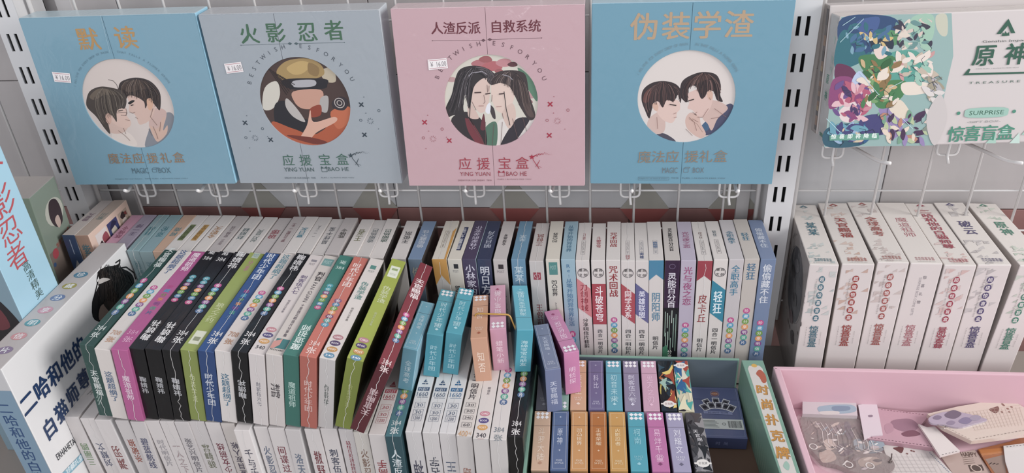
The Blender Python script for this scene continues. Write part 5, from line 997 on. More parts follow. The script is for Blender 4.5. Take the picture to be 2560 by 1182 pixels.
for i in range(28):
    if i in TOPS: cols, desc, top, spine = TOPS[i]
    else:
        c, desc, t, rot, tc, t0, t1 = low[i]; cols = {'rest': c, 'right': '#dcd8d8' if i in (2, 11, 14) else c}; top = [('s', '明信片', .6, .8, .4, '#8a9088')] if i < 2 else []  # exposed right sides get a brighter, lit tone in their colour
        t0 *= .95; spine = [('s', t, t0, t1*1.02, .5 if len(t) < 8 else .3, tc, rot)]
    carton('postcard_box', 'L%d' % i, cols, desc, 'postcard box', 'postcard boxes in the bottom front row', top=top, front=spine, wrap=.5, fix={4: -1.5} if i == 0 else None, seam=((True, True) if i in (20, 21, 22, 23, 26, 27) else (False, True) if i in (1, 6, 8, 11, 15, 17, 18) else None))

# ------------------------------------------------------------------ white surprise boxes on the right
def tri_pattern(pr, c1, c2, seed, t0, t1, dens=26):
    rr = random.Random(seed); w, h = pr.w, pr.h
    for i in range(dens):
        s_ = w*rr.choice((.14, .2, .26)); x = rr.uniform(0, w-s_); y = h*(1-(t0+(t1-t0)*rr.random()**1.1))-s_
        if y < 0: continue
        if rr.random() < .5 and x > w*.45: x *= .5
        q = [(x, y), (x+s_, y), (x+s_, y+s_*.8)] if rr.random() < .5 else [(x, y+s_*.8), (x, y), (x+s_, y+s_*.8)]
        pr.poly(q if Vector((q[1][0]-q[0][0], q[1][1]-q[0][1])).cross(Vector((q[2][0]-q[0][0], q[2][1]-q[0][1]))) > 0 else q[::-1], rr.choice((c1, c2)))
wb = [('某某', '#3a6e80', '#a9b3b0', '#bcc0bc', 0, '惊喜盲盒', 'two teal characters, beside the upright'), ('天官赐福', '#a63a34', '#c2a090', '#c9b0a4', 0, '惊喜盲盒', 'dark red title of four upright characters'),
      ('全球高考', '#a8504a', '#b9aaa4', '#c4b4ae', 0, '惊喜盲盒', 'dusty red title, third from the upright'), ('魔道祖师', '#b0646c', None, None, 0, '惊喜宝盒', 'thin pink-red title and no pattern'),
      ('二哈和他的白猫师尊', '#a8384a', '#ccaaa4', '#cdb6b0', 0, '尊享惊喜', 'long crimson title'), ('破云', '#4c4474', '#b2aaa8', '#bdb6b4', 0, '惊喜盲盒', 'two indigo characters'), ('原神', '#3c8068', '#a9b4a4', '#bac0b2', 0, '惊喜盲盒', 'two green characters, farthest from the upright')]
for i, (t, c, a, b, rot, big, desc) in enumerate(wb):
    pose = list(POSE['G%d' % i]); pose[5] = max(pose[5], -2.6); dims = (pose[6]-.0003, pose[7], pose[8])
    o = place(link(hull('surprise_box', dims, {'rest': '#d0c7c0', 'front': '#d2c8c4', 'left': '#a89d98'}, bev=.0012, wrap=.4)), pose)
    tag(o, 'white surprise box with '+desc, 'box', 'white surprise boxes behind the pink tray')
    p = face(dims, 'top'); w, h = p.w, p.h
    if a: tri_pattern(p, a, b, i+1, .04, .24, 8); tri_pattern(p, a, b, i+11, .62, .99, 20)
    if a:
        p.poly([(w*.34, h*.945), (w*.5, h*.985), (w*.66, h*.945), (w*.58, h*.945), (w*.5, h*.967), (w*.42, h*.945)], c); p.rect(w*.42, h*.935, w*.58, h*.942, c)
    n = len(t); T0, T1 = (.27, .60) if n == 4 else (.32, .55) if n == 2 else (.12, .76)
    for k, ch in enumerate(t): p.char(ch, w*(.52), h*(1-(T0+(T1-T0)*(k+.5)/n)), w*.42, h*(T1-T0)/n*.98, c, 0, 1 if i != 3 else 0)
    p.text('恋恋惊喜盲盒', w*.22, h*.045, w*.82, h*.095, c, 0, 1); p.text('surprise box for you', w*.25, h*.02, w*.8, h*.034, '#9a9290', 0, 0)
    p.build('top_print', o, .4)
    p = face(dims, 'front'); w, h = p.w, p.h
    if a: tri_pattern(p, a, b, i+21, 0.01, .33, 24)
    V_ = .69                                            # visible share of the front
    if i != 3:
        for k, ch in enumerate('超级惊喜盲盒'): 
            y = h*(1-(.105+.29*k/5)); p.disc(w*.5, y, w*.105, c, ry=h*.024, n=16); p.char(ch, w*.5, y, w*.15, h*.032, '#dcd4d0')
        p.text('TREASURE BOX SERIES', w*.30, h*.62, w*.34, h*.9, '#a09896', -90, 0)
    else:
        for k, ch in enumerate('惊喜礼物'): p.char(ch, w*.55, h*(1-(.1+.24*k/4)), w*.12, h*.026, '#8a8286')
        p.text('SURPRISE BOX COME GIFTS', w*.38, h*.62, w*.46, h*.9, '#9a9296', -90, 0)
    r180 = 180 if i == 4 else 0
    for k, ch in enumerate(big if not r180 else big[::-1]): p.char(ch, w*.5, h*(1-(.455+.165*(k+.5)/4)), w*.34, h*.047, c, r180, 1)
    p.text('TREASURE', w*.22, h*.385, w*.25, h*.54, '#a8a09e', -90, 0); p.text('GIFT BOX', w*.75, h*.4, w*.78, h*.5, '#a8a09e', -90, 0)
    p.build('spine_print', o, .4)
    if i == 0:
        p = face(dims, 'left'); w, h = p.w, p.h; x, y = w*.62, h*.66
        p.disc(x, y, w*.30, '#4a4c54', ry=h*.26, n=30); p.ring(x, y, w*.34, .0008, '#6c625e')
        rr = random.Random(2)
        for k in range(26): an = rr.uniform(0, 6.28); p.disc(x+w*.42*math.cos(an), y+h*.33*math.sin(an), rr.uniform(.001, .003), '#7c726c', n=6)
        for c_, u_, v_ in (('#2c2a30', .5, .7), ('#22242c', .7, .58), ('#6c6a70', .62, .8), ('#5a2a34', .66, .42), ('#2c2a2e', .8, .33)): p.smooth([(w*(u_-.1), h*v_), (w*u_, h*(v_+.05)), (w*(u_+.08), h*v_), (w*(u_-.02), h*(v_-.05))], c_, 3)
        p.build('cover_print', o, .4)

# ------------------------------------------------------------------ loose card decks on top and decks in the tray
def diamonds(pr, y0, y1, c='#e4e0e4'):
    w = pr.w; n = 3; rows = 2; dw = w*.8/n; dh = (y1-y0)/rows
    for r_ in range(rows):
        for k in range(n):
            x, y = w*.1+dw*(k+.5), y0+dh*(r_+.5); pr.add([(x-dw*.5, y), (x, y-dh*.5), (x+dw*.5, y), (x, y+dh*.5)], [(0, 1, 2, 3)], c)
def club(pr, x, y, s_, c):
    for dx, dy in ((-.45, 0), (.45, 0), (0, .55)): pr.disc(x+dx*s_, y+dy*s_, s_*.42, c, n=10)
    pr.poly([(x-s_*.3, y-s_*.7), (x+s_*.3, y-s_*.7), (x, y+s_*.3)], c)
def deck(key, col, title, ink, style, label, group, reverse=False, front=True, name='card_deck', wrap=.35, tc=None, fix=None):
    pose = list(POSE[key]) if isinstance(key, str) else list(key)
    dims = (min(pose[6], .0195)-.0002, pose[7], pose[8])
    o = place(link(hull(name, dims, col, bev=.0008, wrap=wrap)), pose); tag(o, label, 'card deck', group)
    p = face(dims, 'top'); w, h = p.w, p.h; Yt = lambda t: h*(1-t); rv = reverse
    F = (lambda t: 1-t) if rv else (lambda t: t); rot = 180 if rv else 0
    lid = F(.27 if style != 'frame' else .26)
    p.rect(0.0003, Yt(lid)-.00018, w-.0003, Yt(lid)+.00018, '#4a3c40')
    n = len(title)
    if style in ('diamond', 'plain'):
        if style == 'diamond':
            a_, b_ = sorted((Yt(F(.02)), Yt(F(.15)))); diamonds(p, a_, b_)
        tt = title[::-1] if rv else title; t0, t1 = sorted((F(.30), F(.30+.14*min(n, 4))))
        for k, ch in enumerate(tt): p.char(ch, w*.5, Yt(t0+(t1-t0)*(k+.5)/n), w*.44, h*(t1-t0)/n*.95, ink, rot, 0)
        a_, b_ = sorted((Yt(F(.76)), Yt(F(.83)))); p.text('54 PCS', w*.25, a_+(b_-a_)*.55, w*.75, b_, ink, 0, 0); p.text('POKER', w*.32, a_, w*.68, a_+(b_-a_)*.42, ink, 0, 0)
        club(p, w*.5, Yt(F(.89)), w*.13, tc or ink)
    elif style == 'frame':
        p.frame(w*.12, h*.03, w*.88, h*.97, .0003, ink); t0, t1 = sorted((F(.30), F(.60)))
        for t in (F(.11), F(.68)): x, y, s_ = w*.5, Yt(t), w*.09; p.poly([(x-s_, y), (x-s_*.2, y-s_*.2), (x, y-s_), (x+s_*.2, y-s_*.2), (x+s_, y), (x+s_*.2, y+s_*.2), (x, y+s_), (x-s_*.2, y+s_*.2)], ink)
        tt = title[::-1] if rv else title
        for k, ch in enumerate(tt): p.char(ch, w*.5, Yt(t0+(t1-t0)*(k+.5)/n), w*.36, h*(t1-t0)/n*.92, ink, rot, 0)
        a_, b_ = sorted((Yt(F(.83)), Yt(F(.90)))); p.text('POKER', w*.32, a_+(b_-a_)*.55, w*.68, b_, ink, 0, 0); p.text('54 PCS', w*.25, a_, w*.75, a_+(b_-a_)*.42, ink, 0, 0)
    else:                                                   # painted pattern
        rr = random.Random(style)
        pal = {31: ['#1c3040', '#b8a03c', '#2a4a5c', '#8fb4a4', '#14141c', '#b45c2c', '#1c1c24', '#d8cca4', '#a84028', '#e0c058'], 47: ['#cfc8b0', '#d4b04c', '#2f8a94', '#b23c2c', '#24609a', '#181820', '#d8cfa8', '#3aa49a'], 59: ['#5c5a60', '#77747a', '#232226', '#3a383c', '#4a4244', '#8a8688']}[style]
        for k in range(34):
            t = rr.random(); x, y, s_ = rr.random()*w, rr.random()*h, w*rr.uniform(.25, .6)
            cl = lambda a, lo, hi: max(lo, min(hi, a)); an = rr.uniform(0, 3)
            p.smooth([(cl(x+s_*math.cos(a+an)*(1 if i_ % 2 else .35), .0004, w-.0004), cl(y+1.8*s_*math.sin(a+an)*(1 if i_ % 2 else .35), .0004, h-.0004)) for i_, a in enumerate((0, 1, 2, 3, 4, 5))], rr.choice(pal), 3)
        yb = Yt(.87 if style != 47 else .1); p.rect(.0004, yb-.0012, w-.0004, yb+.0012, '#d8d2cc'); p.disc(w*.5, yb, w*.36, '#d8d2cc', ry=w*.30); p.text('扑克牌', w*.26, yb-.002, w*.74, yb+.002, '#8a3038' if style != 59 else '#3a3a40', 0, 1)
        if style == 59: p.row('天官赐福'[:3], (w*.42, h*.66), (w*.58, h*.52), w*.32, '#d0ccd0', 0)
    p.build('top_print', o, wrap)
    if front:
        p = face(dims, 'front'); w, h = p.w, p.h; tt = title[::-1] if front == 180 else title; n = len(tt); hh = min(.14*n, .62) if n > 2 else .5
        for k, ch in enumerate(tt): p.char(ch, w*.5, h*(.45+hh/2-hh*(k+.5)/n), w*.46, h*hh/n*.92, ink, 180 if front == 180 else 0, 0)
        p.build('front_print', o, wrap)
    return o
LG = 'loose card decks lying on the front boxes'
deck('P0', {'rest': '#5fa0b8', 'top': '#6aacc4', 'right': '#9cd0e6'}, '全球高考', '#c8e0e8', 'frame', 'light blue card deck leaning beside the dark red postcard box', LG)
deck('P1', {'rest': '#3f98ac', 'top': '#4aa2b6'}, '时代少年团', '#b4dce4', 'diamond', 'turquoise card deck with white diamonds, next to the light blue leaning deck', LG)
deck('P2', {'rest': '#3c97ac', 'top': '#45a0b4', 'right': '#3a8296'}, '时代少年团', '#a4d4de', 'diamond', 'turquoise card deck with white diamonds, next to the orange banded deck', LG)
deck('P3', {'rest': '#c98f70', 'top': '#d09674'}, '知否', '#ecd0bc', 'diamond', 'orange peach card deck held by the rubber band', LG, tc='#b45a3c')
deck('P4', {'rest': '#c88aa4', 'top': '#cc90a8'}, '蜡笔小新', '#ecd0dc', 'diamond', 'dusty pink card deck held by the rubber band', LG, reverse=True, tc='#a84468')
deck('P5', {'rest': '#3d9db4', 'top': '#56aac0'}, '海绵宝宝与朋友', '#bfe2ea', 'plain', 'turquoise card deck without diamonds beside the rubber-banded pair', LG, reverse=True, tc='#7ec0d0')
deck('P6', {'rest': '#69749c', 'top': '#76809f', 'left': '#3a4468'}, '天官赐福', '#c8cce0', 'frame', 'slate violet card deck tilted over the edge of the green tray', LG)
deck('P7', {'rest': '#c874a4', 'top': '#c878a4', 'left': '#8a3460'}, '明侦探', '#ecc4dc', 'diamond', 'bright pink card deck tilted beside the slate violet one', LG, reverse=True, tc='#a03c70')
# rubber band round the orange and the pink deck
def band():
    a, b = POSE['P3'], POSE['P4']; z = -.5645; zl = a[2]-.0655
    pts = [(-.1452, .758, z), (-.125, .756, z+.0012), (-.1035, .757, z), (-.0945, .748, z-.02), (-.0925, .735, zl+.012), (-.100, .742, zl), (-.125, .748, zl), (-.1455, .752, zl+.002), (-.1485, .755, z-.03)]
    P = arc_pts([pts[-1]]+pts+[pts[0]], .004, 3)[1:-1]
    bm = tube_bm([(x, y, zz+H0) for x, y, zz in P], .0011, 8, closed=True); o = from_bm('rubber_band', bm, mat('#c08a2c', .5, .2), None, True)
    tag(o, 'yellow rubber band round the orange and dusty pink card decks', 'rubber band')
band()
TG = 'card decks standing in the green tray'
tray1 = [('#cf9a74', '海贼王', '#eed4bc', 'diamond', 'orange card deck in the rear tray row, half hidden by the pink deck'), ('#6a618e', '科比', '#c0bcd8', 'frame', 'purple framed card deck in the rear tray row'),
 ('#4fa0b6', '初音未来', '#a8d8e0', 'diamond', 'turquoise card deck in the rear tray row'), ('#847a98', '刺客伍六七', '#d0cce0', 'diamond', 'greyish mauve card deck in the rear tray row'),
 ('#c794ac', '鬼灭之刃', '#e4b4cc', 'diamond', 'soft pink card deck in the rear tray row'), ('#1c2630', '扑克', '#e0d8c0', 31, 'dark patterned card deck in blue and flame colours, rear tray row'), ('#c4bc9c', '扑克', '#e0d8c0', 47, 'multicoloured cream patterned card deck, last of the rear tray row')]
for i, (c, t, ink, st, lab) in enumerate(tray1): deck('T%d' % i, {'rest': c}, t, ink, st, lab, TG, front=False, wrap=.2)
deck((-.0425, .7070, -.6669, .4, -.8, .9, .0196, .0907, .063), {'rest': '#7fa898'}, '青春', '#dce8e0', 'diamond', 'sage green card deck in the rear tray row under the slate violet deck', TG, reverse=True, front=False, wrap=.2)
deck((-.0630, .7070, -.6690, .4, -.8, .9, .0190, .0907, .061), {'rest': '#8a8694'}, '星光', '#c8c4d0', 'plain', 'grey card deck in the rear tray corner beside the black-topped box', TG, front=False, wrap=.2)
tray2 = [('#c9a184', '斗罗大陆', '#e4cab4', 'diamond', 'beige peach card deck, first of the near tray row'), ('#526894', '原神', '#c4cce0', 'frame', 'blue framed card deck in the near tray row'), ('#cb8c4e', '凹凸世界', '#f0d8b8', 'frame', 'light orange framed card deck beside the blue one'),
 ('#b8682c', '王者荣耀', '#ecc8a0', 'frame', 'deep orange framed card deck in the near tray row'), ('#c98f44', '火影忍者', '#ecd4a4', 'frame', 'amber framed card deck beside the turquoise one'), ('#46a0b4', '柯南', '#8ccbd8', 'diamond', 'turquoise card deck in the near tray row'),
 ('#c068a0', '易烊千玺', '#e8b4d4', 'diamond', 'magenta card deck in the near tray row'), ('#9a93b4', '刘耀文', '#dcd8e8', 'diamond', 'pale lavender card deck in the near tray row'), ('#4a484c', '扑克', '#e0d8c0', 59, 'grey and black patterned card deck, last of the near tray row')]
for i, (c, t, ink, st, lab) in enumerate(tray2): deck('U%d' % i, {'rest': c}, t, ink, st, lab, TG, front=False, wrap=.2, tc='#8a3c6c' if i == 6 else '#66607c' if i == 7 else '#b88468' if i == 0 else None)
# deck lying flat
def flat_deck():
    p = POSE['flat']; dims = tuple(p[6:9]); o = place(link(hull('card_deck', dims, {'rest': '#4c5480', 'top': '#566090', 'front': '#3f4874'}, bev=.0008, wrap=.15)), p)
    tag(o, 'blue card deck lying flat in the green tray, its back with barcode up', 'card deck', TG)
    f = face(dims, 'top'); w, h = f.w, f.h; c = '#8c94c0'
    f.frame(w*.04, h*.04, w*.96, h*.97, .0003, c); f.rect(.001, h*.74, w-.001, h*.743, '#2a3058')
    f.disc(w*.52, h*.86, w*.07, '#a0624c', ry=h*.04); f.ring(w*.52, h*.86, w*.09, .0004, '#c09080'); f.text('POKER', w*.46, h*.85, w*.58, h*.87, '#e0c0a8')
    for k, (x, y, a) in enumerate(((.34, .68, 25), (.52, .71, 0), (.7, .68, -25), (.28, .58, 30), (.42, .62, 12), (.56, .62, -6), (.70, .60, -20), (.80, .57, -30))):
        ca, sa = math.cos(math.radians(a)), math.sin(math.radians(a)); q = [(-.0045, -.0062), (.0045, -.0062), (.0045, .0062), (-.0045, .0062)]
        f.poly([(w*x+u*ca-v*sa, h*y+u*sa+v*ca) for u, v in q], '#cfd0d8'); f.poly([(w*x+u*.8*ca-v*.8*sa, h*y+u*.8*sa+v*.8*ca) for u, v in q], '#5c5a6a'); f.disc(w*x, h*y, .0028, '#2a2630')
    f.poly([(w*.24, h*.51), (w*.80, h*.50), (w*.80, h*.44), (w*.24, h*.45)][::-1], '#7a84b4'); f.text('时尚扑克牌', w*.33, h*.457, w*.72, h*.495, '#2c3460')
    f.rect(w*.1, h*.16, w*.97, h*.35, '#c4cac8')
    for k in range(6): f.rect(w*.13, h*(.19+.024*k), w*(.5-.03*(k % 3)), h*(.2+.024*k), '#6c7478')
    rr = random.Random(9)
    for k in range(26): f.rect(w*(.68+.01*k), h*.19, w*(.68+.01*k+rr.choice((.003, .006))), h*.32, '#2c3030')
    f.ring(w*.6, h*.255, .0022, .0005, '#3c4444'); f.build('back_print', o, .15)
    f = face(dims, 'front'); f.row('时尚', (f.w*.45, f.h*.5), (f.w*.6, f.h*.5), .006, '#8088b8', 0); f.build('front_print', o, .15)
flat_deck()

# ------------------------------------------------------------------ green tray
def slab(pts, z0, z1, bev=0.0, bm=None):
    own = bmesh.new(); a = [own.verts.new((x, y, z0+H0)) for x, y in pts]; b = [own.verts.new((x, y, z1+H0)) for x, y in pts]; n = len(pts)
    own.faces.new(a[::-1]); own.faces.new(b)
    for i in range(n): own.faces.new((a[i], a[(i+1) % n], b[(i+1) % n], b[i]))
    bmesh.ops.recalc_face_normals(own, faces=own.faces[:])
    if bev: bmesh.ops.bevel(own, geom=own.edges[:], offset=bev, segments=2, affect='EDGES', profile=.6)
    if bm is None: return own
    t = bpy.data.meshes.new('t'); own.to_mesh(t); own.free(); bm.from_mesh(t); bpy.data.meshes.remove(t); return bm
def green_tray():
    GR = mat('#6f9c88', .5, .2, var=.1); IN = mat('#4c5a68', .6)
    o = from_bm('display_tray', slab([(-.0775, .6025), (.2185, .6025), (.2105, .8055), (-.0775, .8055)], -.7315, -.7295), mat('#6b4c3a', .7, var=.2))
    tag(o, 'green printed cardboard tray holding two rows of card decks', 'tray')
    from_bm('rear_wall', box_bm(-.0775, .181, .8035, .8065, H0-.7294, H0-.664, .0005), [GR], o); from_bm('inner_lining', box_bm(-.0735, .179, .8027, .8034, H0-.7294, H0-.6655), IN, o)
    from_bm('side_wall', box_bm(-.0790, -.0755, .6025, .8034, H0-.7294, H0-.664, .0005), GR, o)
    from_bm('front_wall', box_bm(-.0775, .19, .6025, .6055, H0-.7294, H0-.666, .0005), GR, o)
    w = from_bm('label_wall', slab([(.1835, .8030), (.2103, .8036), (.2180, .603), (.1965, .603)], -.7294, -.664, .0008), GR, o)
    # printed strip on the wide wall
    A, B, C, D = (Vector((x, y)) for x, y in ((.1885, .792), (.2065, .793), (.2140, .604), (.1985, .604)))
    pr = Print((0, 0, H0-.664), (1,0,0), (0,1,0), 1, 1); mx = lambda u, v: (A*(1-u)+B*u)*(1-v)+(D*(1-u)+C*u)*v; T = lambda u, v: tuple(mx(u, v))
    pr.poly([T(0, 1), T(1, 1), T(1, .03), T(.85, 0), T(.15, 0), T(0, .03)], '#c4bcb6')
    pr.disc(*T(.5, .0), .0035, '#cf9c3c'); pr.smooth([T(.45, .08), T(.8, .04), T(1.05, .09), T(.98, .16), T(.7, .17), T(.6, .12)], '#b5543c', 4)
    for k, ch in enumerate('时尚扑克牌'):
        x, y = T(.5, .235+.135*k); pr.char(ch, x+.0006, y-.0007, .0150, .0185, '#8a6a44', -4, 2.5); pr.char(ch, x, y, .0150, .0185, '#bf7f30', -4, 2)
    pr.smooth([T(.25, .88), T(.55, .84), T(.7, .87), T(.5, .91)], '#8cb0a0', 4)
    x, y = T(.6, .96); pr.ring(x, y, .0052, .0004, '#4a4a4c'); 
    for ch, dx, dy in (('潮', -.0018, .0018), ('尚', .0018, .0018), ('文', -.0018, -.0018), ('创', .0018, -.0018)): pr.char(ch, x+dx, y+dy, .0034, .0034, '#3c3c40')
    pr.build('label_print', o, .2)
    bm = bmesh.new()                                        # thin light stripes on the inner face
    for k in range(26):
        t = (k+.5)/26; y = .800-.195*t; xx = .1835+.013*((.803-y)/.2)-.0002
        q = [bm.verts.new(p) for p in ((xx, y, H0-.728), (xx, y+.0014, H0-.728), (xx-.00003, y+.0064, H0-.6655), (xx-.00003, y+.005, H0-.6655))]; bm.faces.new(q[::-1])
    from_bm('stripe_print', bm, mat('#8fb4a2', .5, .2), o)
green_tray()

# ------------------------------------------------------------------ pink tray and what lies in it
def pink_tray():
    PK = mat('#d4a5b2', .45, .3)
    o = from_bm('display_tray', box_bm(.2190, .86, .560, .792, H0-.7315, H0-.7285), PK); tag(o, 'pink plastic tray with bagged trinkets', 'tray')
    bm = slab([(.2208, .7924), (.2290, .7862), (.2350, .560), (.2275, .560)], -.7284, -.664, .0012); from_bm('side_wall', bm, PK, o)
    from_bm('rear_wall', box_bm(.2215, .86, .7865, .7925, H0-.7284, H0-.664, .0012), PK, o); from_bm('end_wall', box_bm(.852, .86, .561, .786, H0-.7284, H0-.664, .0012), PK, o)
    from_bm('front_wall', box_bm(.236, .851, .555, .5605, H0-.7284, H0-.664, .0012), PK, o)
pink_tray()
def Zt(pts, z): return [tuple(flat(1880+x/3.56, 850+y/3.56, z).xy) for x, y in pts]
def glassy(color, alpha=.5, rough=.15):
    M = bpy.data.materials.new('clear_film'); M.use_nodes = True; nt = M.node_tree; b = nt.nodes['Principled BSDF']
    b.inputs['Base Color'].default_value = (*hexc(color), 1); b.inputs['Roughness'].default_value = rough; b.inputs['Alpha'].default_value = alpha; b.inputs['Coat Weight'].default_value = .8
    n = nt.nodes.new('ShaderNodeTexNoise'); n.inputs['Scale'].default_value = 60; n.inputs['Distortion'].default_value = 2; tc = nt.nodes.new('ShaderNodeTexCoord'); nt.links.new(tc.outputs['Object'], n.inputs['Vector'])
    bp = nt.nodes.new('ShaderNodeBump'); bp.inputs['Strength'].default_value = .7; bp.inputs['Distance'].default_value = .004; nt.links.new(n.outputs['Fac'], bp.inputs['Height']); nt.links.new(bp.outputs['Normal'], b.inputs['Normal']); nt.links.new(bp.outputs['Normal'], b.inputs['Coat Normal'])
    return M
def item(name, pts, z0, z1, m_, label, cat, smooth=False, prints=None, bev=.0004, parent=None):
    P = Zt(pts, z1)
    if smooth:
        out = []; N_ = len(P)
        for i in range(N_):
            p0, p1, p2, p3 = (Vector(P[(i+k-1) % N_]) for k in range(4))
            for k in range(4): t = k/4; out.append(tuple(.5*((2*p1)+(p2-p0)*t+(2*p0-5*p1+4*p2-p3)*t*t+(3*p1-p0-3*p2+p3)*t**3)))
        P = out
    own = bmesh.new(); b = [own.verts.new((x, y, z1+H0)) for x, y in P]; tri = mathutils.geometry.tessellate_polygon([[Vector((*p, 0)) for p in P]])
    fs = [own.faces.new([b[i] for i in t]) for t in tri]; r = bmesh.ops.extrude_face_region(own, geom=fs)
    for v in r['geom']:
        if isinstance(v, bmesh.types.BMVert): v.co.z = z0+H0
    bmesh.ops.recalc_face_normals(own, faces=own.faces[:])
    o = from_bm(name, own, m_, parent)
    if label: tag(o, label, cat)
    if prints: pr = Print((0, 0, z1+H0), (1,0,0), (0,1,0), 1, 1); prints(pr, lambda q: Zt(q, z1)); pr.build('surface_print', o, .3)
    return o
def dashes(pr, Z, a, b, n, c, w=.0007):
    A, B = Vector(Z([a])[0]), Vector(Z([b])[0])
    for k in range(n): pr.line([tuple(A+(B-A)*(k/n)), tuple(A+(B-A)*((k+.5)/n))], w, c)
def pr_a(pr, Z): pr.smooth(Z([(600,590),(880,575),(910,640),(640,655)]), '#8fa4b4'); pr.smooth(Z([(610,635),(760,632),(765,660),(620,662)]), '#c4bcb8'); pr.smooth(Z([(720,590),(860,590),(860,625),(730,630)]), '#7488a0')
item('blister_pack', [(450,510),(925,535),(940,672),(450,655)], -.7284, -.716, mat('#c0b4b8', .3, .8), 'pale blister pack with blue insert at the rear of the pink tray', 'pack', prints=pr_a)
def pr_f(pr, Z):
    pr.smooth(Z([(1255,960),(1300,950),(1330,940),(1350,965),(1330,1005),(1290,985)]), '#6c3c3c')
    for x, y in ((1400,950),(1440,990),(1380,1010),(1470,960),(1420,985)): pr.disc(*Z([(x, y)])[0], .0013, '#7a4c48')
    dashes(pr, Z, (1580,1000), (1760,1182), 14, '#6c7c98', .0012)
    for k in range(10): pr.line(Z([(1190+k*45, 1010), (1290+k*45, 1182)]), .0003, '#b8b0ae'); 
    for k in range(5): pr.line(Z([(1200, 1040+k*32), (1640, 1040+k*32)]), .0003, '#b8b0ae')
item('quilted_card', [(1150,900),(1570,950),(1790,1190),(1250,1190)], -.7284, -.7255, mat('#c4bab6', .5, .4), 'white quilted card with dashed blue edge in the pink tray', 'card', prints=pr_f)
def pr_g(pr, Z):
    pr.poly(Z([(1922,1112),(2045,1108),(2068,1160),(1945,1170)])[::-1], '#54403a'); pr.ring(*Z([(1995,1140)])[0], .006, .0012, '#c4aa9c')
    for k in range(5): pr.line(Z([(1870+k*4, 1030+k*18), (1960+k*6, 1020+k*18)]), .0006, '#6c5248')
    pr.text('HAPPY', *Z([(1870,1035)])[0], *Z([(1990,1000)])[0], '#5c463e', 0, 0)
item('kraft_card', [(1680,1030),(1985,975),(2135,1190),(1790,1190)], -.7284, -.7262, mat('#b0948a', .6, .3, var=.1), 'brownish kraft backing card with dark square mark in the pink tray', 'card', prints=pr_g)
item('orange_pouch', [(2010,970),(2290,905),(2440,850),(2440,1190),(2140,1190)], -.7284, -.7245, mat('#a5582c', .5, .5, var=.3), 'orange brown pouch partly hidden under white card', 'pouch', prints=lambda pr, Z: [pr.poly(Z([(2075,1060),(2240,1020),(2262,1182),(2160,1182)])[::-1], '#8f7468'), pr.poly(Z([(2020,975),(2230,960),(2225,1005),(2050,1030)])[::-1], '#b86830')]+[pr.line(Z([(2110+k*30, 1105), (2135+k*30, 1090+k*5)]), .001, '#3c2c28') for k in range(3)])
item('white_card', [(2238,940),(2440,915),(2440,1190),(2290,1190),(2255,1080)], -.7244, -.7225, mat('#c8c0be', .45, .5), 'white dashed card lying on the orange pouch', 'card', prints=lambda pr, Z: dashes(pr, Z, (2265,950), (2440,930), 6, '#3c3838', .0006))
# clear bag with a wavy acrylic charm
def pr_charm(pr, Z):
    rr = random.Random(4)
    for (a, b, c) in (((560,760),(620,720),'#5c4c50'),((700,760),(760,800),'#8a7478'),((820,750),(860,850),'#6c5c68'),((640,900),(700,950),'#c4aca0'),((760,940),(850,1000),'#6a5660'),((900,900),(960,960),'#8a929c'),((1020,950),(1120,980),'#6c7480'),((600,1000),(700,1060),'#b89c90'),((950,1060),(1100,1100),'#a48c80'),((820,1060),(880,1120),'#6c5050'),((1040,900),(1130,940),'#8a98a4')):
        x0, y0 = a; x1, y1 = b; pr.smooth(Z([(x0, y0), (x1, y0-20), (x1+50, y1), (x0+30, y1+30)]), c, 4)
    for k in range(70):
        x, y = rr.uniform(520, 1150), rr.uniform(720, 1150); 
        if y < 700+max(0, x-950)*1.3 or y > 930+(x-520)*.55: continue
        s_ = rr.uniform(14, 46); an = rr.uniform(-.9, .2)
        pr.smooth(Z([(x-s_*math.cos(an), y-s_*math.sin(an)), (x, y-s_*.3), (x+s_*math.cos(an), y+s_*math.sin(an)), (x, y+s_*.35)]), rr.choice(['#5c4c50', '#8a7478', '#6c5c68', '#c4aca0', '#d4c6c2', '#e4dcd8', '#8a929c', '#54484a', '#a8948c', '#b8a4a8']), 3)  # pale blobs among them are highlights put into the print
    for k in range(12):
        x = 520+k*45; pr.line(Z([(x, 720+k*8), (x+60, 800+k*12), (x+70, 900+k*8), (x+140, 960+k*4)]), .0007, rr.choice(['#d8ccc8', '#c4b4ae', '#54464a', '#cfc0bc']))
    for x, y in ((860,1110),(545,950),(1050,1120)): pr.ring(*Z([(x, y)])[0], .005, .0012, '#d4ccc8')
item('acrylic_charm', [(430,690),(560,672),(760,690),(950,700),(985,860),(1110,910),(1165,1000),(1240,1050),(1270,1130),(1200,1190),(1050,1190),(900,1170),(760,1110),(640,1085),(560,1010),(500,930)], -.7284, -.7215, mat('#857270', .2, 1.0, .6, var=.35), 'wavy grey-brown acrylic charm in a clear bag beside the tray wall', 'charm', smooth=True, prints=pr_charm)
b = item('clear_bag', [(415,660),(960,672),(1010,880),(1190,980),(1290,1120),(1240,1190),(760,1190),(560,1090),(470,900)], -.7208, -.7203, glassy('#d8ccc8', .10), 'crinkled clear bag over the wavy acrylic charm', 'bag', smooth=True)
def pr_pink(pr, Z):
    pr.smooth(Z([(1240,720),(1400,700),(1480,760),(1420,820),(1280,790)]), '#94687a'); pr.smooth(Z([(1180,760),(1240,740),(1260,800),(1200,830)]), '#b08090'); pr.smooth(Z([(1330,830),(1430,800),(1500,840),(1380,860)]), '#7a4858')
    dashes(pr, Z, (1060,868), (1620,948), 18, '#6c4854', .0008); dashes(pr, Z, (1150,618), (1540,665), 14, '#8a5866', .0007)
